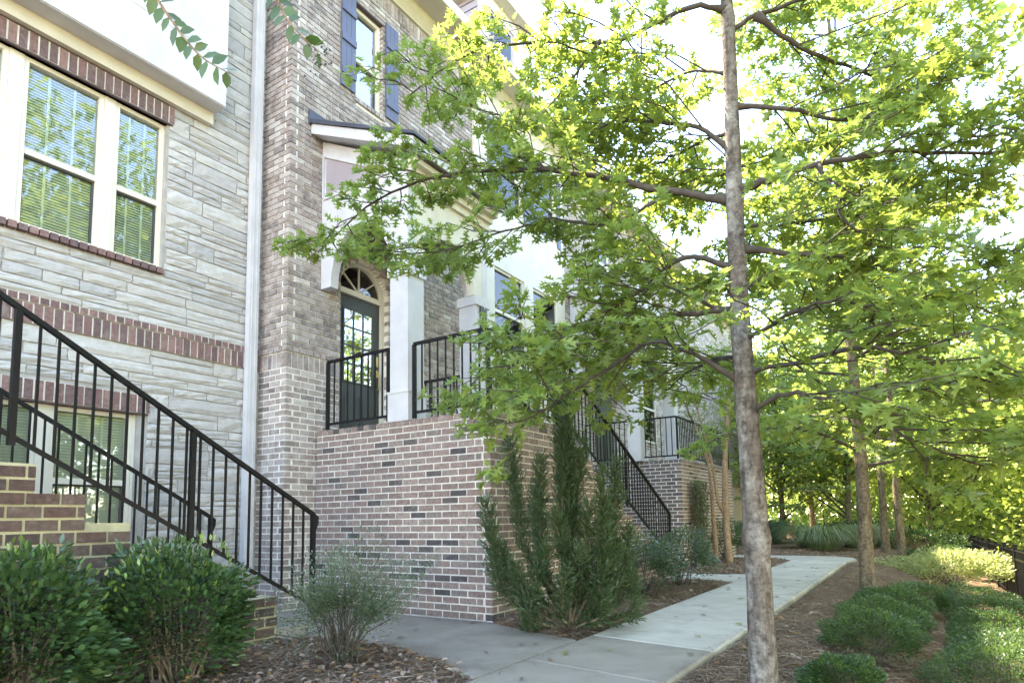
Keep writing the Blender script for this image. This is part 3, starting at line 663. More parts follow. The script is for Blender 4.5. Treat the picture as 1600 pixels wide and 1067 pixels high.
# ------------------------------------------------------------------ left stair (stepped cheek, mossy mortar)
LS = thing('brick_stair', 'dark brick stair with mossy mortar behind the glossy shrubs', 'stair', (-4.96, 2.6, 0))
XL = -4.96; LC, LMOD = 0.0887, 0.205
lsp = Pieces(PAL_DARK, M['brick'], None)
steps = [(-0.6, 0.93, 2.12), (0.93, 1.24, 1.90), (1.24, 1.55, 1.70), (1.55, 1.85, 1.50), (1.85, 2.16, 1.30), (2.16, 2.47, 1.10), (2.47, 2.78, 0.90), (2.78, 3.09, 0.72), (3.09, 3.40, 0.56), (3.40, 3.77, 0.42)]
for i, (y0, y1, zt_) in enumerate(steps):
    box('step', M['mortar_moss'], (-6.75, y0 + .001, -0.2), (XL - 0.004, y1 - .001, zt_ - 0.012), LS)
def ls_holes(z): return [(min([y1 for (y0, y1, t) in [s for s in steps if s[2] < z + 0.03]] and [s[0] for s in steps if s[2] < z + 0.03]), 9)] if any(s[2] < z + 0.03 for s in steps) else []
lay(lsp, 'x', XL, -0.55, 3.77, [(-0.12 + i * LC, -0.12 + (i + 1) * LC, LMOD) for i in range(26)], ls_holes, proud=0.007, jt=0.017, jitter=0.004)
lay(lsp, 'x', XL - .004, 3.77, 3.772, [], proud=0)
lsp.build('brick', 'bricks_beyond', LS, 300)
MB().box((-6.75, 3.772, -0.15), (XL + 0.0, 4.09, 0.12), (0.26, 0.25, 0.225)).build('landing', M['concrete'], LS, tinted=True)

# ------------------------------------------------------------------ iron railings
UB = {}
def ubar(name, p, q, wd, parent, m='iron'):
    return MB().bar(p, q, wd, wd).build(name, M[m], parent)
def railing(label, p, q, h, drop, posts, parent_loc, spacing=0.115, end_curl=False, low=0.06, name='iron_railing'):
    """p,q: top-rail ends; h: height of the rail above the bottom rail (vertical)"""
    t = thing(name, label, 'railing', parent_loc); p = Vector(p); q = Vector(q); dv = q - p; L = math.hypot(dv.x, dv.y)
    MB().bar(p, q, 0.045, 0.032).build('handrail', M['iron'], t)
    bo = Vector((0, 0, -h)); MB().bar(p + bo, q + bo, 0.026, 0.030).build('bottom_rail', M['iron'], t)
    n = max(2, int(L / spacing))
    for i in range(1, n):
        f = i / n
        if any(abs(f - g) * L < 0.04 for g in posts): continue
        a = p + dv * f; MB().box((a.x - 0.008, a.y - 0.008, a.z - h + 0.016), (a.x + 0.008, a.y + 0.008, a.z - 0.016)).build('baluster', M['iron'], t)
    for g in posts:
        a = p + dv * g; MB().box((a.x - 0.02, a.y - 0.02, a.z - h - drop), (a.x + 0.02, a.y + 0.02, a.z - 0.012)).build('post', M['iron'], t)
    if end_curl:
        d = Vector((dv.x, dv.y, 0)).normalized()
        MB().tube([q, q + d * 0.05 + Vector((0, 0, -0.03)), q + d * 0.045 + Vector((0, 0, -0.09)), q + d * 0.01 + Vector((0, 0, -0.17))], 0.017, 6).build('rail_end', M['iron'], t)
    return t
zr = 3.165
railing('short black railing on the porch in front of the dark door', (-6.48, YP + 0.07, zr), (-5.38, YP + 0.07, zr), 0.83, 0.07, [0.0, 0.985], (-6.0, YP + .07, ZPT))
railing('black porch railing between white column and brick corner', (-4.98, YP + 0.07, zr), (XF - 0.06, YP + 0.07, zr), 0.83, 0.07, [0.0, 1.0], (-4.4, YP + .07, ZPT))
railing('black porch railing running along the top of the brick front', (XF - 0.06, YP + 0.11, zr), (XF - 0.06, PE + 0.02, zr), 0.83, 0.07, [1.0], (XF - .06, 6.5, ZPT))
railing('black railing closing the far end of the tall porch', (-6.5, PE - 0.06, zr), (-5.06, PE - 0.06, zr), 0.83, 0.07, [0.0, 1.0], (-5.8, PE - .06, ZPT))
rl = 3.95; dz = RI / TR
railing('outer black stair railing descending from the tall brick porch', (XF - 0.06, PE + 0.06, zr - 0.02), (XF - 0.06, PE + 0.06 + rl, zr - 0.02 - rl * 0.515), 0.80, 0.10, [0.5, 1.0], (XF - .06, 9.2, 1.2), end_curl=True)
railing('inner black stair railing nearest the house, beyond the porch', (-4.98, PE + 0.06, zr - 0.02), (-4.98, PE + 0.06 + rl, zr - 0.02 - rl * 0.515), 0.80, 0.10, [0.0, 0.5, 1.0], (-4.98, 9.2, 1.2), end_curl=True)
yl0, yl1 = 0.2, 4.16; ztop = lambda y: 2.52 - 0.56 * (y - 1.70)
railing('near black stair railing slanting down across the stone house', (XL + 0.0, yl0, ztop(yl0)), (XL + 0.0, yl1, ztop(yl1)), 0.86, 0.06, [0.02, 0.379, 0.69, 1.0], (XL, 2.2, 0.6), end_curl=True)
railing('far black stair railing beside the lower window of stone house', (-6.65, yl0, ztop(yl0)), (-6.65, yl1, ztop(yl1)), 0.86, 0.10, [0.02, 0.5, 1.0], (-6.65, 2.2, 0.6), end_curl=True)

# ------------------------------------------------------------------ next townhouse along, with its porch
FH = thing('far_townhouse', 'next brick townhouse beyond, half hidden by the oak leaves', 'townhouse', (XB, 15, 0))
FB = Pieces(PAL_HOUSE, M['brick_pale'])
yA, yB_ = 12.75, 30.0
mb = MB(); mb.box((XB - 8, 12.66, -0.3), (XB, yB_, 9.4)); mb.build('wall', M['mortar'], FH)
lay(FB, 'x', XB, 12.66, yB_, courses(2.2, 92), lambda z: [(14.2, 15.2)] if (2.2 < z < 4.6 or 6.6 < z < 8.6) else ([(17.2, 18.4)] if 3 < z < 8.6 else []), proud=0.006)
FB.build('brick', 'brick_face', FH, 0)
box('door', M['door'], (XB - 0.05, 14.2, 2.2), (XB + 0.01, 15.2, 4.5), FH)
for a, b, c, d in ((14.25, 15.15, 6.7, 8.5), (17.25, 18.35, 6.7, 8.5), (17.25, 18.35, 3.2, 5.2)): sash_window(FH, XB + 0.04, a, b, c, d, (c + d) / 2, blind=False)
mb = MB(); mb.box((XB, 12.7, 9.35), (XB + 0.5, yB_, 9.7)); mb.build('eave', M['bounce_cream'], FH)
mb = MB(); mb.prism([(XB + 0.5, 9.72), (XB - 4.0, 12.9), (XB - 8.5, 9.72)], 1, 13.42, yB_); mb.build('roof', M['shingle'], FH)
qa, qb, qx = 12.95, 15.6, -5.0
fp = MB().prism(arch_poly(XB + 0.02, qx, 4.1, 6.2, 5.5, -6.4, -5.35, 4.1, 0.65), 1, qa, qa + 0.13).build('portico', M['white'], FH)
MB().prism(arch_poly(qa + 0.132, qb - 0.132, 4.1, 5.5, 5.5, qa + 0.45, qb - 0.45, 4.1, 0.6), 0, qx - 0.13, qx - 0.002).build('portico_front', M['bounce_cream'], fp)
MB().prism(arch_poly(XB + 0.02, qx, 4.1, 6.2, 5.5, -6.4, -5.35, 4.1, 0.65), 1, qb - 0.13, qb).build('portico_side', M['white'], fp)
mb = MB(); mb.prism([(XB + 0.02, 6.22), (qx + 0.3, 5.51), (qx + 0.3, 5.66), (XB + 0.02, 6.4)], 1, qa - 0.2, qb + 0.2); mb.build('portico_roof', M['white'], fp)
MB().box((XB + 0.02, qa + 0.14, 4.85), (qx - 0.14, qb - 0.14, 4.88)).build('portico_ceiling', M['soffit'], fp)
for ya in (qa, qb - 0.29): MB().box((qx - 0.29, ya, 2.25), (qx - .001, ya + 0.29, 4.098)).build('column', M['white'], fp)
P2 = thing('brick_porch', 'smaller looking brick porch further along behind the stair railing', 'porch', (-4.2, 13.1, 0))
box('mortar_core', M['mortar'], (XB + 0.03, 13.1, -0.2), (-4.2, 17.4, ZPT - 0.02), P2)
p2a = Pieces(PAL_SHADE, M['brick']); p2b = Pieces(PAL_PORCH, M['brick'], [3, 3, 3, 2, 2.5, 0.8, 0.8, 1.6])
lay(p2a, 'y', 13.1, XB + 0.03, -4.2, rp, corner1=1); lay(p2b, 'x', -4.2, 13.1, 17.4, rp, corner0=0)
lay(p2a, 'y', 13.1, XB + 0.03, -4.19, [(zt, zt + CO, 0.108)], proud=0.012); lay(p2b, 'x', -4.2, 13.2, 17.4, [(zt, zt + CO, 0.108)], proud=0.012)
p2a.build('brick', 'brick_side', P2, 80, vis=lambda c: c[0] > -5.1); p2b.build('brick', 'brick_front', P2, 120)
box('porch_floor', M['mortar'], (XB + 0.03, 13.25, ZPT - 0.019), (-4.35, 17.4, ZPT - 0.008), P2)
railing('black railing over the side of the further brick porch', (-6.4, 13.17, zr), (-4.26, 13.17, zr), 0.83, 0.07, [0, 1], (-5.2, 13.17, ZPT))
railing('black railing along the front of the further brick porch', (-4.26, 13.22, zr), (-4.26, 17.35, zr), 0.83, 0.07, [0.5, 1], (-4.26, 15.2, ZPT))

# ------------------------------------------------------------------ black metal fence
def fence(label, pts, hgt, step, loc, picket=0.11):
    t = thing('metal_fence', label, 'fence', loc)
    for k in range(len(pts) - 1):
        (xa, ya), (xb_, yb_) = pts[k], pts[k + 1]; L = math.hypot(xb_ - xa, yb_ - ya); n = max(1, round(L / step))
        for i in range(n + 1):
            if i == n and k < len(pts) - 2: continue
            f = i / n; x, y = xa + (xb_ - xa) * f, ya + (yb_ - ya) * f; z = ground(x, y)
            MB().box((x - 0.033, y - 0.033, z - 0.15), (x + 0.033, y + 0.033, z + hgt + 0.06)).box((x - 0.045, y - 0.045, z + hgt + 0.06), (x + 0.045, y + 0.045, z + hgt + 0.085)).build('post', M['iron'], t)
            if i < n:
                x2, y2 = xa + (xb_ - xa) * (i + 1) / n, ya + (yb_ - ya) * (i + 1) / n; z2_ = ground(x2, y2)
                for hh in (hgt - 0.03, hgt - 0.2, 0.12): MB().bar((x, y, z + hh), (x2, y2, z2_ + hh), 0.035, 0.03).build('rail', M['iron'], t)
                m_ = int(L / n / picket)
                for j in range(1, m_):
                    g = j / m_; px, py, pz = x + (x2 - x) * g, y + (y2 - y) * g, z + (z2_ - z) * g
                    MB().box((px - 0.009, py - 0.009, pz + 0.04), (px + 0.009, py + 0.009, pz + hgt + 0.01)).build('picket', M['iron'], t)
    return t
fence('black metal picket fence receding along the slope at the right', [(1.5, 12.0), (1.5, 36.0)], 1.08, 2.0, (1.5, 15, -0.8))
fence('black metal picket fence crossing behind the planted bed, far end', [(1.4, 36.0), (-4.4, 37.5)], 1.10, 1.9, (-1.5, 36.5, -0.4), picket=0.16)

# ================================================================== vegetation
def half_leaf(pts, fold=0.12, droop=0.10):
    """pts: outline of one half (x along the leaf, y outward); returns two mirrored concave halves folded at the midrib"""
    V = []; F = []
    for sg in (1, -1):
        k = len(V)
        for x, y in pts: V.append((x, sg * y, abs(y) * fold - droop * (x ** 2)))
        f = tuple(range(k, k + len(pts))); F.append(f if sg > 0 else f[::-1])
    return np.array(V), F
OAKP = [(0.0, 0.0), (0.12, 0.022), (0.22, 0.17), (0.25, 0.33), (0.31, 0.17), (0.38, 0.055), (0.50, 0.24), (0.60, 0.52), (0.64, 0.28), (0.64, 0.075), (0.76, 0.17), (0.90, 0.33), (0.86, 0.10), (1.04, 0.0)]
OAK = half_leaf(OAKP); OAKC = half_leaf(OAKP, fold=0.42, droop=0.30)
ELL = (np.array([(0, 0, 0), (0.3, 0.20, 0.03), (0.65, 0.19, 0.0), (1.0, 0, -0.10), (0.65, -0.19, 0.0), (0.3, -0.20, 0.03), (0.5, 0, -0.04)]), [(0, 6, 1), (1, 6, 2), (2, 6, 3), (3, 6, 4), (4, 6, 5), (5, 6, 0)])
RHO = (np.array([(0, 0, 0), (0.45, 0.30, 0.05), (1.0, 0, -0.05), (0.45, -0.30, 0.05)]), [(0, 2, 1), (0, 3, 2)])
HEX = (np.array([(0, 0, 0), (0.25, 0.36, 0.03), (0.5, 0.14, 0), (0.8, 0.30, 0), (1.0, 0, -0.08), (0.8, -0.30, 0), (0.5, -0.14, 0), (0.25, -0.36, 0.03)]), [(0, 2, 1), (0, 4, 2), (2, 4, 3), (0, 6, 4), (4, 6, 5), (0, 7, 6)])
BLD = (np.array([(0, 0.10, 0), (0, -0.10, 0), (0.6, -0.09, 0.02), (1.0, 0, 0), (0.6, 0.09, 0.02)]), [(0, 1, 2, 4), (2, 3, 4)])
def frames(D, Nn, size):
    """rotation*scale matrices from leaf directions D and approximate normals Nn"""
    D = D / (np.linalg.norm(D, axis=1, keepdims=True) + 1e-9)
    Z = Nn - D * (Nn * D).sum(1, keepdims=True); Z /= (np.linalg.norm(Z, axis=1, keepdims=True) + 1e-9)
    Y = np.cross(Z, D); return np.stack([D, Y, Z], -1) * np.asarray(size)[:, None, None]
def foliage(parent, T, P, D, Nn, size, pal, m, solo=0, leafname='leaf', restname='foliage', w=None):
    P = np.asarray(P); N = len(P); MT = frames(np.asarray(D), np.asarray(Nn), size)
    k = rng.choice(len(pal), N, p=None if w is None else np.array(w) / sum(w)); pal = np.array(pal)
    keep = np.ones(N, bool)
    if solo:
        sc = shown(P) * size; od = np.argsort(-sc)[:solo]; od = od[sc[od] > 0]; keep[od] = False; ms = {}
        for i in od:
            c = int(k[i])
            if c not in ms: ms[c] = mass_mesh(leafname, T[0], T[1], np.eye(3)[None], np.zeros((1, 3)), pal[c:c + 1], m)
            o = bpy.data.objects.new(leafname, ms[c]); link(o, parent)
            mm = Matrix(MT[i].tolist()).to_4x4(); mm.translation = P[i]; o.matrix_basis = mm
    o = bpy.data.objects.new(restname, mass_mesh(restname, T[0], T[1], MT[keep], P[keep], pal[k[keep]] * rng.uniform(0.85, 1.15, (keep.sum(), 1)), m))
    link(o, parent); o['kind'] = 'stuff'; return o
rv = lambda n=3, s=1.0: rng.normal(0, s, n)
def unit(v): return v / (np.linalg.norm(v) + 1e-9)
def resample(pts, step):
    pts = np.array(pts, float); L = np.r_[0, np.cumsum(np.linalg.norm(np.diff(pts, axis=0), axis=1))]
    s = np.arange(0, L[-1], step); return np.stack([np.interp(s, L, pts[:, i]) for i in range(3)], 1), L[-1]
def smooth(pts, n=4):
    """Catmull-Rom"""
    p = [np.array(q, float) for q in pts]; p = [2 * p[0] - p[1]] + p + [2 * p[-1] - p[-2]]; out = []
    for i in range(1, len(p) - 2):
        for t in np.linspace(0, 1, n, endpoint=False):
            a, b, c, d = p[i - 1], p[i], p[i + 1], p[i + 2]
            out.append(0.5 * (2 * b + (c - a) * t + (2 * a - 5 * b + 4 * c - d) * t * t + (3 * b - a - 3 * c + d) * t ** 3))
    out.append(p[-2]); return out
def sprays(limb, twigs, LP, LD, LN, sec_step=0.20, sec_len=(0.35, 0.75), leaf_gap=0.085, bare=0.25, tert=3, up=0.12, flat=0.35, lead=True):
    """side shoots and leaves along a limb; appends twig tubes and leaf data"""
    pts, L = resample(limb, sec_step); n = len(pts); side = 1
    def leaves_on(path, gap, tipn):
        q, l = resample(path, gap); dirs = np.gradient(q, axis=0) if len(q) > 2 else np.repeat([path[-1] - path[0]], len(q), 0)
        for i in range(len(q)):
            if i == 0 and len(q) > 3: continue
            d = unit(dirs[i])
            for _ in range(1 + (rng.random() < 0.45)):
                sd_ = unit(np.cross(d, (0, 0, 1)) * rng.choice((-1, 1)) + rv(3, 0.45)); v = unit(d * 0.45 + sd_ * 0.8 + np.array((0, 0, -0.12)))
                LP.append(q[i] + v * rng.uniform(0.01, 0.05)); LD.append(v); LN.append(unit(np.array((0, 0, 1.0)) + rv(3, flat)))
        for _ in range(tipn):
            v = unit(unit(path[-1] - path[-2]) + rv(3, 0.5)); LP.append(np.array(path[-1]) + rv(3, 0.012)); LD.append(v); LN.append(unit(np.array((0, 0, 1.0)) + rv(3, flat)))
    for i in range(n):
        f = i / max(1, n - 1)
        if f < bare: continue
        d = unit(pts[min(i + 1, n - 1)] - pts[max(i - 1, 0)]); side = -side; ang = rng.uniform(0.65, 1.15)
        sv = unit(np.cross(d, (0, 0, 1))) * side
        dr_ = unit(d * math.cos(ang) + sv * math.sin(ang) + np.array((0, 0, up)) + rv(3, 0.18)); l = rng.uniform(*sec_len) * (1.1 - 0.45 * f)
        p0 = pts[i]; path = [p0, p0 + dr_ * l * 0.4 + rv(3, .02), p0 + dr_ * l * 0.75 + np.array((0, 0, -0.02)) + rv(3, .03), p0 + dr_ * l + np.array((0, 0, -0.06 * l)) + rv(3, .03)]
        twigs.append((path, [0.006, 0.005, 0.004, 0.0025])); leaves_on(path, leaf_gap, 4)
        for t_ in range(tert):
            g = rng.uniform(0.25, 0.9); b0 = p0 + dr_ * l * g; d3 = unit(dr_ + unit(np.cross(dr_, (0, 0, 1))) * rng.choice((-1, 1)) * rng.uniform(0.6, 1.2) + rv(3, .25)); l3 = l * rng.uniform(0.3, 0.55)
            p3 = [b0, b0 + d3 * l3 * 0.5 + rv(3, .01), b0 + d3 * l3]; twigs.append((p3, [0.004, 0.003, 0.002])); leaves_on(p3, leaf_gap, 3)
    if lead: leaves_on([pts[-2], pts[-1] if n > 1 else pts[0], np.array(limb[-1])], 0.05, 6)
PAL_OAK = [(0.150, 0.240, 0.055), (0.185, 0.285, 0.065), (0.120, 0.205, 0.055), (0.215, 0.305, 0.070), (0.105, 0.175, 0.060), (0.165, 0.250, 0.085), (0.200, 0.270, 0.055)]

def trunk_mesh(x, y, z0, h, r0, r1, seed, lean=(0, 0), n=18, knots=()):
    r = np.random.default_rng(seed); pts = []; rad = []; mb = MB(); K = max(12, int(h / 0.10)); ring0 = None; vs = []; fs = []
    ph = r.uniform(0, 6.28, 6)
    for i in range(K + 1):
        t = i / K; z = z0 + h * t
        cx = x + lean[0] * t + 0.012 * math.sin(z * 1.7 + ph[0]); cy = y + lean[1] * t + 0.012 * math.sin(z * 1.3 + ph[1])
        rr = r0 + (r1 - r0) * t ** 0.85 + (0.55 * r0 * math.exp(-max(0, z - z0) / 0.10) if True else 0)
        kb = sum(0.22 * rr * math.exp(-((z - kz) / 0.07) ** 2) for kz in knots)
        for k in range(n):
            a = 2 * math.pi * k / n
            q = rr * (1 + 0.035 * math.sin(3 * a + ph[2] + z * 0.8) + 0.03 * math.sin(5 * a + ph[3] - z * 1.4) + r.uniform(-0.025, 0.025)) + kb * (0.4 + 0.6 * math.sin(a + ph[4] + z) ** 2)
            vs.append((cx + q * math.cos(a), cy + q * math.sin(a), z))
    for i in range(K):
        for k in range(n):
            k2 = (k + 1) % n; fs.append((i * n + k, i * n + k2, (i + 1) * n + k2, (i + 1) * n + k))
    fs.append(tuple(K * n + k for k in range(n))); mb.add(vs, fs); return mb

LIMBS = {
 'A': [(-0.87,4.08,3.08), (-1.29,3.97,3.23), (-1.92,3.92,3.53), (-2.45,3.89,3.70), (-3.02,3.84,3.83), (-3.74,3.78,3.81), (-4.37,3.68,3.45)],
 'B': [(-0.87,4.08,4.40), (-1.06,3.96,4.43), (-1.54,3.90,4.37), (-1.88,3.90,4.51), (-2.48,3.79,4.67), (-2.85,3.73,4.67), (-3.27,3.66,4.50)],
 'B2': [(-1.69,3.91,4.44), (-1.94,3.89,4.21), (-2.21,3.87,4.00)],
 'A2': [(-2.19,3.90,3.64), (-2.35,3.86,3.93), (-2.61,3.85,4.20), (-2.86,3.81,4.37)],
 'C': [(-0.87,4.08,2.62), (-1.18,3.97,2.74), (-1.39,3.92,2.60), (-1.78,3.89,2.43), (-2.14,3.87,2.31), (-2.51,3.85,2.15)],
 'C2': [(-1.27,3.95,3.20), (-1.63,3.90,3.06), (-2.11,3.97,3.24), (-2.55,3.94,3.27), (-3.06,3.88,3.23), (-3.65,3.69,3.25)],
 'D': [(-0.87,4.08,1.88), (-1.31,3.83,2.16), (-1.62,3.78,2.05), (-1.99,3.76,1.88), (-2.27,3.67,1.70)],
 'E': [(-0.87,4.08,3.13), (-0.66,4.05,3.14), (-0.38,4.10,3.17), (0.02,4.35,3.24), (0.42,4.66,3.25), (0.83,4.99,3.29)],
 'E2': [(-0.38,4.10,3.16), (-0.31,4.06,2.96), (-0.24,4.04,2.73), (-0.08,4.10,2.60)],
 'F': [(-0.87,4.08,4.22), (-0.70,4.17,4.35), (-0.41,4.40,4.49), (-0.12,4.68,4.69)],
 'G': [(-0.70,4.17,4.35), (-0.47,4.40,4.17), (-0.16,4.73,4.08), (0.13,5.05,3.97)],
 'H': [(-0.87,4.08,2.16), (-0.70,3.96,2.18), (-0.55,3.86,2.21), (-0.31,3.88,2.24), (-0.05,4.06,2.13)],
 'I': [(-0.87,4.08,1.69), (-0.65,3.95,1.76), (-0.49,3.86,1.73), (-0.26,3.95,1.63), (-0.00,4.14,1.45), (0.32,4.49,1.31)],
 'J': [(-0.87,4.08,2.75), (-0.43,4.24,2.66), (-0.19,4.40,2.65), (-0.01,4.59,2.58), (0.65,5.09,2.50)],
 'K': [(-0.87,4.08,3.40), (-1.08,4.05,3.63), (-1.45,3.98,3.78), (-1.84,3.98,3.87)],
 'M': [(-0.87,4.08,3.72), (-0.54,4.18,3.64), (-0.21,4.40,3.55), (0.23,4.89,3.84)],
 'N': [(-0.87,4.08,1.94), (-0.50,3.98,1.96), (-0.20,3.90,1.96), (0.08,3.96,1.87), (0.39,4.17,1.73)],
 'O': [(-0.87,4.08,2.29), (-1.13,4.18,2.49), (-1.44,4.47,2.74), (-1.82,4.84,3.04)],
 'K2': [(-0.87,4.08,3.95), (-1.15,4.15,4.12), (-1.55,4.30,4.20), (-2.00,4.45,4.30)],
 'K3': [(-0.87,4.08,3.55), (-1.20,4.35,3.70), (-1.60,4.70,3.85), (-2.05,5.00,3.95)],
 'E3': [(-0.87,4.08,2.90), (-0.55,4.60,3.05), (-0.15,5.20,3.25), (0.35,5.80,3.40)],
 'V': [(-0.87,4.08,2.35), (-1.40,4.25,2.45), (-2.00,4.35,2.40), (-2.60,4.35,2.25), (-3.05,4.30,2.05)],
 'Y': [(-0.87,4.08,2.05), (-1.10,4.45,2.15), (-1.45,4.90,2.20), (-1.80,5.30,2.15)],
 'Q': [(-0.87,4.08,2.50), (-0.75,4.55,2.70), (-0.60,5.10,2.95), (-0.50,5.60,3.10)],
 'S': [(-0.87,4.08,3.30), (-1.00,4.60,3.55), (-1.25,5.20,3.75), (-1.50,5.70,3.80)],
 'T': [(-0.87,4.08,4.80), (-0.60,3.80,5.10), (-0.20,3.60,5.40), (0.30,3.50,5.60)],
 'U': [(-0.87,4.08,5.10), (-1.20,4.40,5.50), (-1.60,4.90,5.90), (-2.00,5.30,6.10)],
 'W': [(-0.87,4.08,5.40), (-1.30,3.80,5.80), (-1.90,3.60,6.10), (-2.50,3.50,6.20)],
 'X': [(-0.87,4.08,5.60), (-0.50,4.50,6.10), (-0.10,5.10,6.50)],
}
OK1 = thing('oak_tree', 'nearest oak with lichen-spotted grey trunk beside the concrete path', 'tree', (-0.87, 4.08, -0.06))
trunk_mesh(-0.87, 4.08, ground(-0.87, 4.08) - 0.10, 6.9, 0.086, 0.020, 3, knots=(0.92, 1.72, 1.95, 2.2, 3.1, 4.3)).build('trunk', M['bark_oak'], OK1, smooth=True)
LP, LD, LN, TW = [], [], [], []
for k, pts in LIMBS.items():
    p = smooth(pts, 5); n = len(p); r0 = 0.028 if k in 'AE' else (0.019 if len(k) == 1 else 0.011)
    if k in ('D', 'I', 'N', 'H', 'O'): r0 = 0.016
    p = [np.array(q) + (rv(3, 0.005) if 0 < i else 0) for i, q in enumerate(p)]; rad_ = np.linspace(r0, 0.005, n); rad_[0] = r0 * 1.9; rad_[1] *= 1.25
    MB().tube(p, rad_, 8, wob=0.12).build('branch', M['bark_oak'] if r0 > .028 else M['twig'], OK1, smooth=True)
    sprays(p, TW, LP, LD, LN, sec_step=0.115 if k in ('A2', 'B', 'B2') else (0.10 if k in ('A', 'C2') else 0.088), bare=0.18 if len(k) == 1 else 0.08, leaf_gap=0.058, sec_len=(0.35, 0.75) if k in ('A', 'A2', 'B', 'B2', 'C2') else (0.4, 0.9))
tm = MB()
for pth, rd in TW: tm.tube(pth, rd, 4)
tag(tm.build('twigs', M['twig'], OK1), kind='stuff')
hf = rng.random(len(LP)) < 0.6; LP = np.array(LP); LD = np.array(LD); LN = np.array(LN)
foliage(OK1, OAK, LP[hf], LD[hf], LN[hf], rng.uniform(0.055, 0.122, hf.sum()), PAL_OAK, M['leaf_oak'], solo=200)
foliage(OK1, OAKC, LP[~hf], LD[~hf], LN[~hf], rng.uniform(0.055, 0.118, (~hf).sum()), PAL_OAK, M['leaf_oak'], solo=100)
print('oak1 leaves', len(LP))

def young_oak(label, x, y, h, r0, seed, n_limbs, zlo, reach, leaf, T=OAK, pal=PAL_OAK, mt='leaf_oak', bark='bark_brown', sec_step=0.28, gap=0.12, solo=0, tert=2, sec_len=(0.5, 1.0), name='oak_tree', group=None, upk=0.28, bare=0.2):
    g = np.random.default_rng(seed); z0 = ground(x, y); t = thing(name, label, 'tree', (x, y, z0), group)
    trunk_mesh(x, y, z0 - 0.1, h, r0, 0.02, seed).build('trunk', M[bark], t, smooth=True)
    LP, LD, LN, TW = [], [], [], []; bm = MB(); az = g.uniform(0, 6.28)
    for i in range(n_limbs):
        f = i / (n_limbs - 1); z = z0 + zlo + (h - zlo - 0.2) * f; az += 2.4 + g.uniform(-.4, .4)
        L = reach * (1 - 0.65 * f) * g.uniform(0.75, 1.15); d = np.array((math.cos(az), math.sin(az), upk + 0.5 * f))
        p0 = np.array((x, y, z)); pts = smooth([p0, p0 + d * L * 0.33 + g.normal(0, .06, 3), p0 + d * L * 0.66 + g.normal(0, .08, 3) - (0, 0, .04 * L), p0 + d * L - (0, 0, .12 * L) + g.normal(0, .1, 3)], 4)
        bm.tube(pts, np.linspace(max(0.012, r0 * 0.28 * (1 - .5 * f)), 0.005, len(pts)), 6)
        sprays(pts, TW, LP, LD, LN, sec_step=sec_step, sec_len=sec_len, leaf_gap=gap, bare=bare, tert=tert, flat=0.4)
    for pth, rd in TW: bm.tube(pth, np.array(rd) * 1.2, 3)
    bm.build('branches', M['twig'], t)
    foliage(t, T, np.array(LP), LD, LN, np.random.default_rng(seed).uniform(leaf * .7, leaf * 1.2, len(LP)), pal, M[mt], solo=solo, restname='crown')
    print(label[:30], len(LP)); return t
young_oak('second oak along the path, ringed brown trunk behind low round shrubs', -0.75, 11.2, 10.5, 0.112, 21, 36, 1.9, 3.4, 0.135, solo=60, sec_step=0.22, gap=0.10, tert=3, upk=0.16)
young_oak('slender oak trunk with sunlit edge beside the pale sunny shrub', -0.46, 17.6, 9.0, 0.100, 22, 20, 2.3, 2.8, 0.18, sec_step=0.34, gap=0.16)
young_oak('thin oak furthest along the path, just right of second trunk', -0.92, 21.0, 9.0, 0.115, 23, 18, 2.4, 2.9, 0.19, sec_step=0.38, gap=0.18)
# small feathery tree by the far bed
young_oak('small tree with fine leaves standing in the far mulch bed', -4.3, 22.0, 5.2, 0.07, 31, 16, 1.2, 2.6, 0.12, T=RHO, sec_step=0.26, gap=0.10, name='small_tree', mt='leaf_far', pal=[(0.10, 0.17, 0.05), (0.14, 0.21, 0.06), (0.08, 0.14, 0.05)], upk=0.1)
# crape myrtle in front of the further porch
def myrtle(label, x, y, stems, leaf, seed, pal, twigs_from=0.55):
    z0 = ground(x, y); t = thing('crape_myrtle', label, 'tree', (x, y, z0)); LP, LD, LN, TW = [], [], [], []
    for pts, r0 in stems:
        p = smooth(pts, 5); MB().tube(p, np.linspace(r0, r0 * 0.35, len(p)), 10, wob=0.05).build('stem', M['bark_tan'], t, smooth=True)
        sprays(p, TW, LP, LD, LN, sec_step=0.16, sec_len=(0.5, 1.0), leaf_gap=0.06, bare=twigs_from, tert=3, up=0.25)
    bm = MB()
    for pth, rd in TW: bm.tube(pth, rd, 3)
    tag(bm.build('twigs', M['twig'], t), kind='stuff')
    foliage(t, ELL, np.array(LP), LD, LN, rng.uniform(leaf * .7, leaf * 1.2, len(LP)), pal, M['leaf_far'], restname='crown'); return t
PAL_MYR = [(0.10, 0.18, 0.04), (0.13, 0.21, 0.05), (0.09, 0.15, 0.05)]
mx_, my_ = -3.56, 14.2
myrtle('crape myrtle with smooth tan stems in front of the further porch', mx_, my_, [([(mx_, my_, -.1), (mx_ - .02, my_ - .05, 1.0), (mx_ + .02, my_, 2.4), (mx_ + .15, my_ + .1, 3.6), (mx_ + .3, my_ + .1, 4.6)], 0.085),
    ([(mx_ - .04, my_, 1.05), (mx_ - .16, my_ - .1, 1.4), (mx_ - .24, my_ - .15, 2.2), (mx_ - .5, my_ - .3, 3.6)], 0.05), ([(mx_ - .30, my_ + .1, -.1), (mx_ - .33, my_ + .1, 1.0), (mx_ - .42, my_ + .15, 2.3), (mx_ - .9, my_ + .2, 3.7)], 0.06)], 0.07, 5, PAL_MYR)

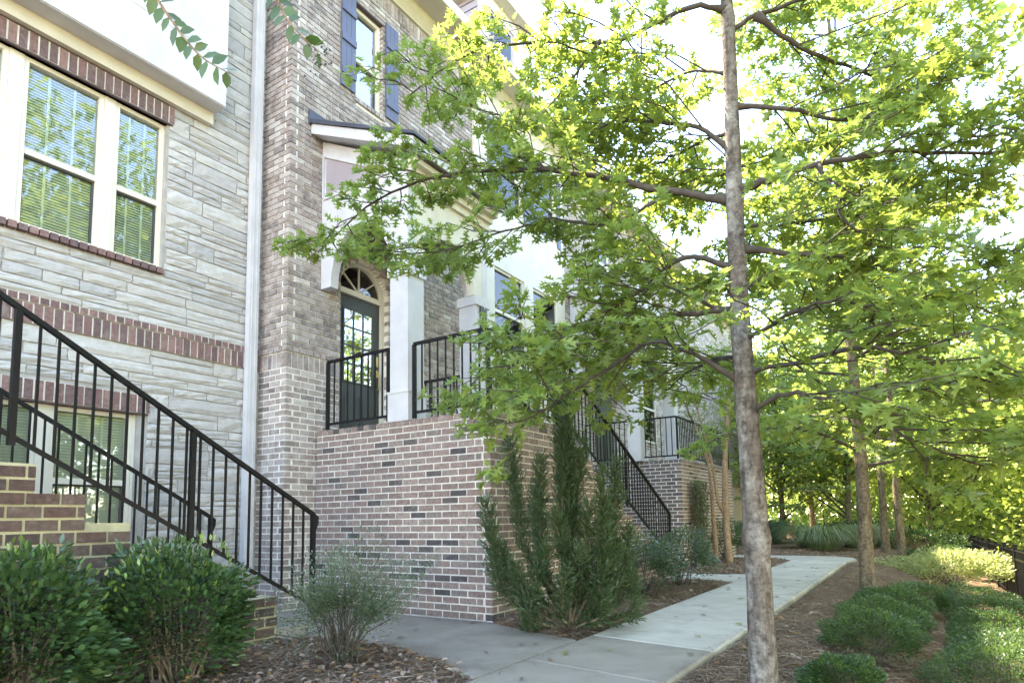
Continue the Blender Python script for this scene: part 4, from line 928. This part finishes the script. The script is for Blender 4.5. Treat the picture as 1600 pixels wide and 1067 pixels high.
# overhanging crape myrtle just left of the view
t = thing('crape_myrtle', 'leafy twigs with dark seed heads hanging in at the top left', 'tree', (-3.2, 0.5, 0.0)); LP, LD, LN = [], [], []
TWG = [[(-3.0, 0.60, 4.2), (-2.72, 0.98, 3.72), (-2.45, 1.20, 3.20), (-2.28, 1.30, 2.92), (-2.14, 1.36, 2.80)], [(-3.0, 0.60, 4.2), (-2.5, 1.2, 3.72), (-2.15, 1.46, 3.35), (-2.02, 1.53, 3.09), (-1.92, 1.60, 2.95)], [(-3.0, .6, 4.2), (-2.8, .4, 4.6), (-2.4, .2, 4.9)], [(-3.2, .5, 3.4), (-3.6, .3, 4.2), (-3.9, .1, 4.7)]]
MB().tube(smooth([(-3.2, .5, -.1), (-3.18, .52, 1.0), (-3.3, .4, 2.4), (-3.2, .5, 3.4), (-3.0, .6, 4.2)], 5), np.linspace(.05, .02, 21), 8).build('stem', M['bark_tan'], t, smooth=True)
for pth in TWG:
    p = smooth(pth, 6); MB().tube(p, np.linspace(.010, .0018, len(p)), 5).build('branch', M['bark_tan'], t, smooth=True)
    q, L = resample(p, 0.026); n = len(q)
    for i in range(n // 3, n):
        d = unit(q[min(i + 1, n - 1)] - q[i - 1]); sd_ = unit(np.cross(d, CF)) * (1 if i % 2 else -1)
        v = unit(d * 0.5 + sd_ * 0.9 + np.array((0, 0, -.25)) + rv(3, .2)); LP.append(q[i]); LD.append(v); LN.append(unit(-CF + np.array((0, 0, .6)) + rv(3, .35)))
foliage(t, (ELL[0] * (1, 1.35, 1), ELL[1]), np.array(LP), LD, LN, rng.uniform(0.058, 0.080, len(LP)), [(0.05, 0.095, 0.028), (0.06, 0.11, 0.03), (0.04, 0.08, 0.025)], M['leaf_small'], solo=60)
mb = MB()
for i in range(26):
    c = np.array((-1.90, 1.61, 2.92)) + rv(3, 0.022) + CR * rng.uniform(-.05, .04); r_ = rng.uniform(.003, .0045)
    mb.tube([c - (0, 0, r_), c - (0, 0, r_ * .5), c + (0, 0, r_ * .5), c + (0, 0, r_)], [r_ * .3, r_, r_, r_ * .3], 6)
mb.build('seed_head', M['door'], t)

# ------------------------------------------------------------------ shrubs
def dome(n, cx, cy, z0, rx, ry, h, shell=0.5, lump=0.14, seed=0, flatk=1.0, zlow=0.04):
    g = np.random.default_rng(seed); d = g.normal(0, 1, (n, 3)); d[:, 2] = np.abs(d[:, 2]) * flatk * 1.15 - 0.50; d /= np.linalg.norm(d, axis=1, keepdims=True)
    ph = g.uniform(0, 6.28, (7, 1)); fq = g.normal(0, 4.0, (7, 3)); lm = 1 + lump * np.sin(d @ fq.T + ph.T).sum(1) / 2
    r = (shell + (1 - shell) * g.random(n) ** 0.6) * lm
    P = np.c_[cx + d[:, 0] * rx * r, cy + d[:, 1] * ry * r, z0 + np.maximum(zlow, h * 0.5 + d[:, 2] * h * 0.5 * r * (1.0))]
    return P, d
def shrub(name, label, x, y, rx, ry, h, n, T, leaf, pal, m, seed, stems=10, shell=0.5, lump=0.14, solo=0, group=None, cat='shrub', updir=0.5, cone=False, z0=None, tips=0, tip_col=None, zlow=0.05, flatk=1.0, leafj=0.8, stemr=.007):
    z0 = ground(x, y) if z0 is None else z0; t = thing(name, label, cat, (x, y, z0), group); g = np.random.default_rng(seed)
    P, d = dome(n, x, y, z0, rx, ry, h, shell, lump, seed, flatk, zlow)
    if cone:   # splayed upward from the base
        f = np.clip((P[:, 2] - z0) / h, 0, 1); k = 0.36 + 0.64 * f ** 0.5; P[:, 0] = x + (P[:, 0] - x) * k; P[:, 1] = y + (P[:, 1] - y) * k
    D = d + g.normal(0, leafj, (n, 3)) + (0, 0, updir); Nn = d * 0.6 + (0, 0, 0.8) + g.normal(0, .5, (n, 3)); sz = g.uniform(leaf * .65, leaf * 1.2, n)
    bm = MB()
    for i in range(stems):
        q = P[g.integers(n)]; b = np.array((x + g.normal(0, .05), y + g.normal(0, .05), z0 - 0.05)); mid = b * .5 + q * .5 + (0, 0, .1 * h)
        bm.tube([b, b * .75 + mid * .25 + g.normal(0, .01, 3), mid, q], [stemr * 1.5, stemr * 1.2, stemr, .003], 5)
    if stems: bm.build('stems', M['twig'] if name != 'camellia_shrub' else M['bark_brown'], t)
    w_ = None
    foliage(t, T, P, D, Nn, sz, pal, M[m], solo=solo)
    if tips:
        P2_, d2 = dome(tips, x, y, z0, rx * 1.04, ry * 1.04, h * 1.05, 0.90, lump, seed, flatk, 0.0); kk = P2_[:, 2] > z0 + h * (0.62 + .25 * g.random(tips)); P2_, d2 = P2_[kk], d2[kk]; tips = len(P2_)
        foliage(t, T, P2_, d2 + (0, 0, 1.0) + g.normal(0, .4, (tips, 3)), d2 + g.normal(0, .5, (tips, 3)), g.uniform(leaf * .6, leaf, tips), tip_col, M[m], restname='new_growth')
    return t
PAL_CAM = [(0.038, 0.081, 0.03), (0.047, 0.101, 0.038), (0.061, 0.115, 0.041), (0.032, 0.068, 0.032), (0.068, 0.135, 0.047)]
TIP = [(0.12, 0.20, 0.045), (0.09, 0.16, 0.04), (0.16, 0.24, 0.06)]
shrub('camellia_shrub', 'big glossy dark green shrub in front of the stair bricks', -4.36, 2.50, 0.44, 0.54, 1.04, 7000, ELL, 0.060, PAL_CAM, 'leaf_gloss', 41, stems=26, shell=0.55, lump=0.12, solo=160, tips=520, tip_col=TIP, zlow=0.10, z0=-0.14)
shrub('camellia_shrub', 'glossy dark green shrub at the left edge of the picture', -4.40, 1.58, 0.44, 0.44, 1.04, 6600, ELL, 0.062, PAL_CAM, 'leaf_gloss', 42, stems=22, shell=0.55, solo=140, tips=480, tip_col=TIP, zlow=0.10, z0=-0.14)
PAL_HOL = [(0.075, 0.115, 0.065), (0.095, 0.140, 0.08), (0.060, 0.095, 0.055), (0.13, 0.17, 0.11)]
shrub('holly_shrub', 'small airy fine-leaved shrub in leaf litter by the grey walk', -3.74, 3.42, 0.62, 0.62, 0.84, 15000, ELL, 0.024, PAL_HOL, 'leaf_gloss', 43, stems=46, shell=0.35, lump=0.42, cone=True, zlow=0.10, stemr=.005)
PAL_BOX = [(0.049, 0.094, 0.031), (0.061, 0.116, 0.037), (0.04, 0.077, 0.031), (0.077, 0.139, 0.044)]
BOXL = [('low round shrub nearest the oak trunk at the bottom edge', -0.54, 4.90, .24, .24, .26), ('large round shrub left of the mulch gap, nearest of its row', -0.44, 6.35, .36, .38, .44), ('round shrub second in the row left of the mulch gap', -0.42, 7.35, .38, .42, .48),
        ('round shrub third in the row, in front of second oak', -0.40, 8.5, .38, .42, .46), ('small round shrub at the far end of the left row', -0.12, 10.5, .36, .38, .40),
        ('biggest clipped mound in the lower right corner', 0.40, 6.0, .42, .46, .56), ('clipped mound second from the lower right corner', 0.52, 7.2, .42, .46, .56), ('clipped mound midway up the right row by the fence', 0.60, 8.6, .44, .50, .56), ('clipped mound fourth up the right row, beside the fence', 0.64, 10.2, .44, .52, .56), ('clipped mound just in front of the sunny shrub', 0.62, 12.0, .50, .65, .52)]
for i, (lb, x, y, rx, ry, h) in enumerate(BOXL):
    shrub('boxwood_shrub', lb, x, y, rx, ry, h, 8500, ELL if i in (0, 1, 2, 5, 6) else RHO, 0.027, PAL_BOX, 'leaf_small', 50 + i, stems=8, shell=0.70, lump=0.15, z0=ground(x, y) - 0.03, group='low round shrubs in two rows', zlow=0.02)
shrub('spirea_shrub', 'wide pale yellow green shrub, sun glow put into its leaf colours', 0.50, 17.0, 1.10, 1.5, 0.80, 8000, RHO, 0.075, [(0.34, 0.385, 0.20), (0.42, 0.45, 0.27), (0.27, 0.32, 0.14), (0.50, 0.47, 0.34)], 'leaf_far', 61, stems=30, shell=0.5, lump=0.22, updir=0.9, zlow=0.03)  # leaf palette raised to stand in for full sunlight
shrub('laurel_shrub', 'glossy blue green shrub right of the juniper', -3.25, 8.3, 0.55, 0.62, 0.80, 4200, ELL, 0.05, [(0.045, 0.085, 0.05), (0.06, 0.105, 0.06), (0.04, 0.07, 0.04), (0.09, 0.14, 0.09)], 'leaf_gloss', 62, stems=20, shell=0.5, lump=0.16)
shrub('laurel_shrub', 'glossy blue green shrub by the stair foot, further along', -3.22, 9.75, 0.52, 0.60, 0.84, 4000, ELL, 0.05, [(0.045, 0.085, 0.05), (0.06, 0.105, 0.06), (0.04, 0.07, 0.04), (0.09, 0.14, 0.09)], 'leaf_gloss', 63, stems=20, shell=0.5, lump=0.16)
# clipped column of climbing plant on the further porch
t = thing('climbing_plant', 'narrow clipped column of vine against the further brick porch', 'climber', (-4.0, 13.75, 0)); g = np.random.default_rng(7); n = 4200
P = np.c_[-4.02 + g.uniform(-.14, .14, n), 13.75 + g.uniform(-.30, .30, n) * (0.85 + .15 * g.random(n)), 0.05 + 1.75 * g.random(n)]
foliage(t, RHO, P, g.normal(0, 1, (n, 3)) + (0.3, 0, -.4), g.normal(0, 1, (n, 3)) + (1, -.4, .3), g.uniform(.03, .055, n), [(0.075, 0.095, 0.035), (0.10, 0.115, 0.045), (0.11, 0.095, 0.05), (0.06, 0.08, 0.03)], M['leaf_small'])
mb = MB()
for i in range(9): xx, yy = -4.04 + g.uniform(-.08, .08), 13.75 + g.uniform(-.25, .25); mb.tube([(xx, yy, -.05), (xx + g.normal(0, .03), yy + g.normal(0, .03), .8), (xx, yy, 1.6)], .008, 4)
mb.build('stems', M['twig'], t)
shrub('laurel_shrub', 'dark shrub tucked behind the tan myrtle stems', -4.0, 15.6, 0.5, 0.6, 0.9, 2200, ELL, 0.06, PAL_CAM, 'leaf_small', 64, stems=8)
# hedge pieces beyond the second oak
for i, (x, y, rx, ry, h) in enumerate(((-0.2, 24.5, 1.3, .8, .8), (-1.9, 25.0, 1.2, .8, .85), (0.4, 22.0, 0.9, .8, .7))):
    shrub('hedge_shrub', ('leafy hedge clump beyond the slender oak', 'leafy hedge clump left of the far fence post', 'leafy hedge clump behind the sunny shrub')[i], x, y, rx, ry, h, 3600, ELL, 0.085, [(0.05, 0.10, 0.035), (0.07, 0.13, 0.045), (0.04, 0.08, 0.03)], 'leaf_small', 70 + i, stems=8, shell=.6)
# juniper
def juniper():
    x, y = -2.98, 5.62; z0 = ground(x, y); t = thing('juniper', 'tall ragged juniper at the brick porch corner', 'shrub', (x, y, z0)); e = np.array((0.84, 0.54, 0)); bck = np.array((-.54, .84, 0))
    tips = [(-.78, 1.25, -.2), (-.55, 1.86, .1), (-.06, 2.66, .1), (.06, 2.1, .3), (.16, 1.8, -.2), (.56, 1.62, .2), (.32, 1.5, -.35), (.62, .95, .0), (-.5, .62, -.3), (-.3, 1.35, .35), (.35, .95, -.5), (-.15, 1.1, -.5), (-.65, .8, .25), (.45, 1.2, .45), (.02, 2.35, -.1), (-.25, 1.65, -.15), (.1, .75, -.6), (-.35, .4, -.45), (.6, .5, -.2), (.3, .6, -.55), (-.05, .55, -.65), (.2, 1.2, -.4), (.45, .75, -.35), (.0, 1.9, -.2), (-.2, .8, -.55), (.3, .35, -.5)]
    P, D = [], []; g = np.random.default_rng(9); bm = MB(); b0 = np.array((x, y, z0 - .05))
    for s_, h_, bk in tips:
        tip = np.array((x, y, z0)) + e * s_ + bck * bk * .7 + (0, 0, h_); mid = b0 + (tip - b0) * .5 + e * s_ * .30 - (0, 0, .05 + .10 * abs(s_)) + g.normal(0, .06, 3)
        limb = smooth([b0, b0 + (mid - b0) * .5 + g.normal(0, .02, 3), mid, tip], 5); bm.tube(limb, np.linspace(.022, .004, len(limb)), 6)
        q, L = resample(limb, 0.022); n = len(q)
        for i in range(n):
            f = i / n
            if f < .16: continue
            d = unit(q[min(i + 1, n - 1)] - q[max(i - 1, 0)])
            for _ in range(5):
                rdir = unit(np.cross(d, g.normal(0, 1, 3))); br = unit(d * g.uniform(.6, 1.2) + rdir * .8 + (0, 0, .25)); l = (0.05 + 0.145 * math.sin(math.pi * min(1, (1.03 - f) * 1.15 + .08))) * g.uniform(.5, 1.1)
                m_ = max(3, int(l / 0.014))
                for k in range(m_):
                    P.append(q[i] + br * l * (k + 1) / m_); D.append(unit(br * .9 + g.normal(0, .38, 3)))
    bm.build('stems', M['bark_brown'], t); P = np.array(P); print('juniper', len(P)); n = len(P)
    foliage(t, BLD, P, np.array(D), g.normal(0, 1, (n, 3)), g.uniform(.030, .055, n), [(0.044, 0.078, 0.036), (0.056, 0.095, 0.044), (0.034, 0.062, 0.032), (0.075, 0.115, 0.046)], M['leaf_small'])
juniper()
# ornamental grass clumps
def grass(label, x, y, r, h, n, pal, seed):
    z0 = ground(x, y); t = thing('ornamental_grass', label, 'grass clump', (x, y, z0)); g = np.random.default_rng(seed); mb = MB()
    for i in range(n):
        a = g.uniform(0, 6.28); rr = r * g.random() ** .5 * .5; b = np.array((x + rr * math.cos(a), y + rr * math.sin(a), z0)); l = h * g.uniform(.7, 1.2); o = r * g.uniform(.3, 1.1); dv = np.array((math.cos(a), math.sin(a), 0)); w_ = np.array((-dv[1], dv[0], 0)) * .008
        pts = [b, b + dv * o * .28 + (0, 0, l * .58), b + dv * o * .7 + (0, 0, l * .72), b + dv * o * 1.1 + (0, 0, l * .25)]; c = pal[g.integers(len(pal))]
        mb.add([pts[0] - w_, pts[0] + w_, pts[1] + w_, pts[1] - w_, pts[2] + w_ * .8, pts[2] - w_ * .8, pts[3]], [(0, 1, 2, 3), (3, 2, 4, 5), (5, 4, 6)], c)
    o = mb.build('blades', M['leaf_small'], t, tinted=True); return t
GP = [(0.13, 0.19, 0.08), (0.17, 0.23, 0.10), (0.10, 0.155, 0.07), (0.25, 0.28, 0.16)]
grass('arching ornamental grass clump at the bend of the path', -2.7, 21.4, 1.1, 0.85, 1100, GP, 1)
grass('arching ornamental grass clump with pale plumes, right of the bend', -1.75, 23.4, 0.9, 0.9, 700, GP + [(0.34, 0.32, 0.24)], 2)
grass('blue green grass clump deep in the far bed, left', -4.9, 24.5, 1.2, 1.0, 1200, [(0.06, 0.11, 0.06), (0.08, 0.13, 0.07)], 3)

# ------------------------------------------------------------------ trees behind
def back_tree(label, x, y, h, cr, base, seed, n, leaf, pal, r0=0.14, clumps=46, flat=0.85, name='woodland_tree'):
    g = np.random.default_rng(seed); z0 = ground(x, y); t = thing(name, label, 'tree', (x, y, z0), 'trees beyond the fence and path')
    trunk_mesh(x, y, z0 - .2, h * .85, r0, .03, seed, lean=(g.normal(0, .25), g.normal(0, .25)), n=10).build('trunk', M['bark_brown'], t, smooth=True)
    d = g.normal(0, 1, (clumps, 3)); d /= np.linalg.norm(d, axis=1, keepdims=True); rr = g.random(clumps) ** .4
    cz = z0 + base + (h - base) / 2; Cn = np.c_[x + d[:, 0] * cr * rr, y + d[:, 1] * cr * rr, cz + d[:, 2] * (h - base) / 2 * rr]
    bm = MB()
    for c in Cn[:26]:
        p0 = np.array((x, y, max(z0 + base * .7, c[2] - np.hypot(c[0] - x, c[1] - y) * .7))); bm.tube([p0, p0 * .5 + c * .5 + (0, 0, .15), c], [.045, .03, .01], 5)
    bm.build('branches', M['twig'], t)
    k = g.integers(clumps, size=n); s = np.array((.52, .52, .26)) * cr * .52; P = Cn[k] + g.normal(0, 1, (n, 3)) * s
    P[:, 2] = np.maximum(P[:, 2], z0 + .3)
    D = g.normal(0, 1, (n, 3)) + (0, 0, -.25); Nn = g.normal(0, .6, (n, 3)) + (0, 0, 1)
    foliage(t, HEX, P, D, Nn, g.uniform(leaf * .6, leaf * 1.2, n), pal, M['leaf_far'], restname='crown'); return t
PY = [(0.2, 0.3, 0.05), (0.25, 0.35, 0.062), (0.15, 0.237, 0.044), (0.3, 0.375, 0.075)]
PG = [(0.112, 0.2, 0.05), (0.15, 0.237, 0.056), (0.088, 0.156, 0.044), (0.188, 0.275, 0.062)]
PD = [(0.072, 0.132, 0.042), (0.096, 0.162, 0.048), (0.06, 0.108, 0.036)]
BT = [('bright yellow green tree at the right edge beyond the fence', 6.2, 17.0, 9.5, 3.0, 0.6, 6500, .20, PY), ('pale green tree right of the fence corner', 5.0, 23.0, 10.0, 3.2, 0.8, 6500, .22, PY),
      ('light green tree straight behind the fence corner', 3.2, 41.0, 10.0, 3.6, 0.5, 6000, .28, PG), ('yellow green tree left of the fence corner', 0.5, 43.0, 10.0, 3.4, 0.5, 6000, .28, PY),
      ('mid green tree above the ornamental grass', -2.4, 27.5, 8.5, 3.0, 0.9, 6500, .21, PG), ('dark green tree behind the far mulch bed', -5.0, 29.0, 9.5, 3.2, 0.8, 6500, .22, PD),
      ('mid green tree behind the slender oak trunks', 0.2, 31.0, 9.5, 3.1, 0.8, 6000, .23, PG), ('tall tree rising behind the second oak', -1.0, 36.0, 14.0, 4.0, 2.0, 7000, .26, PY),
      ('green tree closing the gap beside the far townhouse', -4.5, 34.0, 13.0, 3.8, 1.0, 6500, .25, PG), ('tall green tree far right behind the bright one', 9.5, 24.0, 13.0, 4.0, 0.6, 7000, .26, PG),
      ('sunlit tree low at the right behind the fence', 3.4, 29.0, 7.5, 2.8, 0.3, 5500, .22, PY), ('green tree deep behind the right row of mounds', 4.2, 12.0, 7.5, 2.3, 1.2, 5200, .17, PG),
      ('dark green bushy tree low beyond the corner post', 2.2, 38.0, 5.0, 2.4, 0.1, 4500, .22, PD), ('far tall tree at the upper right', 13.5, 34.0, 15.0, 4.6, 0.6, 6500, .34, PY),
      ('tall green tree down the slope right of the fence start', 6.0, 10.5, 15.0, 3.6, 1.5, 14000, .26, PG), ('tall tree down the slope right of the camera', 6.6, 5.6, 15.0, 3.8, 2.0, 15000, .30, PY), ('tall tree down the slope behind the camera', 8.0, -1.0, 12.0, 3.4, 1.5, 6000, .22, PG),
      ('slender green tree right of the fence, half way along', 3.6, 19.5, 8.5, 2.2, 0.6, 5500, .18, PY), ('pale green tree filling in beyond the far fence', -3.0, 41.0, 12.0, 3.8, 0.6, 6500, .28, PY), ('broad green tree far behind the fence corner', 6.5, 36.0, 13.0, 4.2, 0.5, 7000, .28, PG)]
for i, (lb, x, y, h, cr, base, n, leaf, pal) in enumerate(BT): back_tree(lb, x, y, h, cr, base, 200 + i, n, leaf, pal)
# far wood: one uncountable mass
g = np.random.default_rng(77); n = 42000
u = g.uniform(-1, 1, n); yy = 50 + g.uniform(0, 14, n); xx = -22 + (u + 1) * 36; top = 11 + 3.5 * np.sin(xx * .35) + 2.2 * np.sin(xx * .9 + 1); zz = -3 + g.random(n) ** .85 * (top + 3) + g.normal(0, .5, n)
wd = bpy.data.objects.new('far_wood', mass_mesh('far_wood', HEX[0], HEX[1], frames(g.normal(0, 1, (n, 3)), g.normal(0, .6, (n, 3)) + (0, 0, 1), g.uniform(.35, .75, n)), np.c_[xx, yy, zz], np.array(PG + PY)[g.integers(8, size=n)], M['leaf_far']))
link(wd); tag(wd, 'distant mass of green woodland closing the view', 'woodland', kind='stuff')

# ------------------------------------------------------------------ litter
def scatter_pts(n, boxes, g):
    out = []
    tot = sum((b[1] - b[0]) * (b[3] - b[2]) * b[4] for b in boxes)
    for x0, x1, y0, y1, wgt in boxes:
        k = int(n * (x1 - x0) * (y1 - y0) * wgt / tot); x = g.uniform(x0, x1, k); y = g.uniform(y0, y1, k); ok = ~inpath(x, y, -0.02); out.append(np.c_[x[ok], y[ok]])
    return np.concatenate(out)
g = np.random.default_rng(3)
Q = scatter_pts(60000, [(-1.47, 0.2, 3.2, 7.0, 3), (0.2, 1.4, 4.5, 8.5, 1.5), (-1.47, 1.4, 7.0, 16, .8), (-4.95, -2.6, 1.5, 4.2, 2.2), (-3.85, -2.6, 5.1, 10.7, 1.6), (-4.2, -2.6, 11.9, 16.4, .6), (-6, -1.4, 17.6, 22, .4)], g); n = len(Q)
zz = gz(Q[:, 0], Q[:, 1]) + g.uniform(.002, .02, n); a = g.uniform(0, 6.28, n)
BR = np.array([(0.26, 0.175, 0.115), (0.18, 0.118, 0.080), (0.34, 0.245, 0.17), (0.12, 0.082, 0.060), (0.42, 0.33, 0.245)])
NEED = (np.array([(-.5, .014, 0), (-.5, -.014, 0), (0, -.016, .05), (0, .016, .05), (.5, -.010, 0), (.5, .010, 0)]), [(0, 1, 2, 3), (3, 2, 4, 5)])
o = bpy.data.objects.new('pine_straw', mass_mesh('pine_straw', NEED[0], NEED[1], frames(np.c_[np.cos(a), np.sin(a), g.normal(0, .12, n)], np.c_[g.normal(0, .3, (n, 2)), np.ones(n)], g.uniform(.07, .17, n)), np.c_[Q, zz], BR[g.integers(5, size=n)], M['straw']))
link(o); tag(o, 'brown pine straw strewn over the planting beds', 'pine straw', kind='stuff')
Q = scatter_pts(5200, [(-4.95, -2.6, 1.5, 4.2, 5), (-1.47, 1.4, 3.2, 9, .8), (-3.85, -2.6, 5.1, 10.7, 1.2), (-4.2, -2.6, 11.9, 16.4, 2.5), (-6, -1, 17.6, 21, 1)], g); n = len(Q)
zz = gz(Q[:, 0], Q[:, 1]) + g.uniform(.008, .03, n); a = g.uniform(0, 6.28, n)
DRY = np.array([(0.27, 0.17, 0.12), (0.33, 0.23, 0.17), (0.21, 0.13, 0.095), (0.38, 0.29, 0.23), (0.30, 0.17, 0.07), (0.24, 0.18, 0.15)])
o = bpy.data.objects.new('leaf_litter', mass_mesh('leaf_litter', ELL[0] * (1, 1.2, 2.4), ELL[1], frames(np.c_[np.cos(a), np.sin(a), g.normal(0, .3, n)], np.c_[g.normal(0, .45, (n, 2)), np.ones(n)], g.uniform(.035, .075, n)), np.c_[Q, zz], DRY[g.integers(6, size=n)], M['straw']))
link(o); tag(o, 'dry brown fallen leaves covering the mulch', 'leaf litter', kind='stuff')
n = 1500; yv = g.uniform(2.5, 15.5, n); sd2 = g.random(n) < .5; xv = np.where(sd2, -2.62 + np.abs(g.normal(0, .09, n)), -1.46 - np.abs(g.normal(0, .05, n))); a = g.uniform(0, 6.28, n)
k2 = 700; xs_ = g.uniform(-5.2, -2.7, k2); ys_ = np.where(g.random(k2) < .5, 4.12 - 0.32 * sstep(-4.1, -2.7, xs_) + np.abs(g.normal(0, .12, k2)), np.where(xs_ < -3.85, 5.54, 5.50 - 0.4 * (xs_ + 3.8)) - np.abs(g.normal(0, .07, k2)))
xv = np.r_[xv, xs_]; yv = np.r_[yv, ys_]; n = len(xv); a = g.uniform(0, 6.28, n)
o = bpy.data.objects.new('pine_straw', mass_mesh('pine_straw', NEED[0], NEED[1], frames(np.c_[np.cos(a), np.sin(a), g.normal(0, .03, n)], np.c_[g.normal(0, .1, (n, 2)), np.ones(n)], g.uniform(.03, .11, n)), np.c_[xv, yv, np.full(n, .004)], BR[g.integers(5, size=n)], M['straw']))
link(o); tag(o, 'loose pine needles strewn along the edges of the concrete', 'pine straw', kind='stuff')
# single fallen leaves on the concrete
lv = {}
for i in range(46):
    while True:
        x = g.uniform(-6.0, -1.5); y = g.uniform(3.0, 15.5)
        if inpath(x, y, 0.08): break
    k = int(g.integers(3)); c = [(0.26, 0.17, 0.11), (0.18, 0.11, 0.075), (0.24, 0.25, 0.08)][k]
    if k not in lv: lv[k] = mass_mesh('fallen_leaf', OAK[0] * (1, 1, 1.3), OAK[1], np.eye(3)[None], np.zeros((1, 3)), np.array([c]), M['straw'])
    o = bpy.data.objects.new('fallen_leaf', lv[k]); link(o); s = g.uniform(.05, .10)
    o.matrix_world = Matrix.Translation((x, y, .010 + .10 * s)) @ Matrix.Rotation(g.uniform(0, 6.28), 4, 'Z') @ Matrix.Rotation(g.normal(0, .08), 4, 'X') @ Matrix.Scale(s, 4)
    tag(o, ('dry tan fallen leaf lying on the concrete', 'dark brown fallen leaf lying on the concrete', 'yellow green fallen leaf lying on the concrete')[k], 'leaf', ('tan leaves on the concrete', 'brown leaves on the concrete', 'green leaves on the concrete')[k])
# small grey box on the mulch by the myrtle
x, y = -3.95, 13.0
t = thing('utility_box', 'small grey box on the mulch left of the myrtle stems', 'box', (x, y, 0))
mb = MB(); mb.box((x - .10, y - .08, -.05), (x + .10, y + .08, .13)); mb.build('housing', M['mortar_stone'], t)
mb = MB(); mb.box((x - .06, y - .083, .02), (x + .06, y - .081, .11)); mb.build('opening', M['dark'], t)
for o in bpy.data.objects:
    if '_loc' in o: del o['_loc']
tris = sum(sum(len(p.vertices) - 2 for p in m_.polygons) for m_ in bpy.data.meshes)
print('objects', len(bpy.data.objects), 'tris', tris)
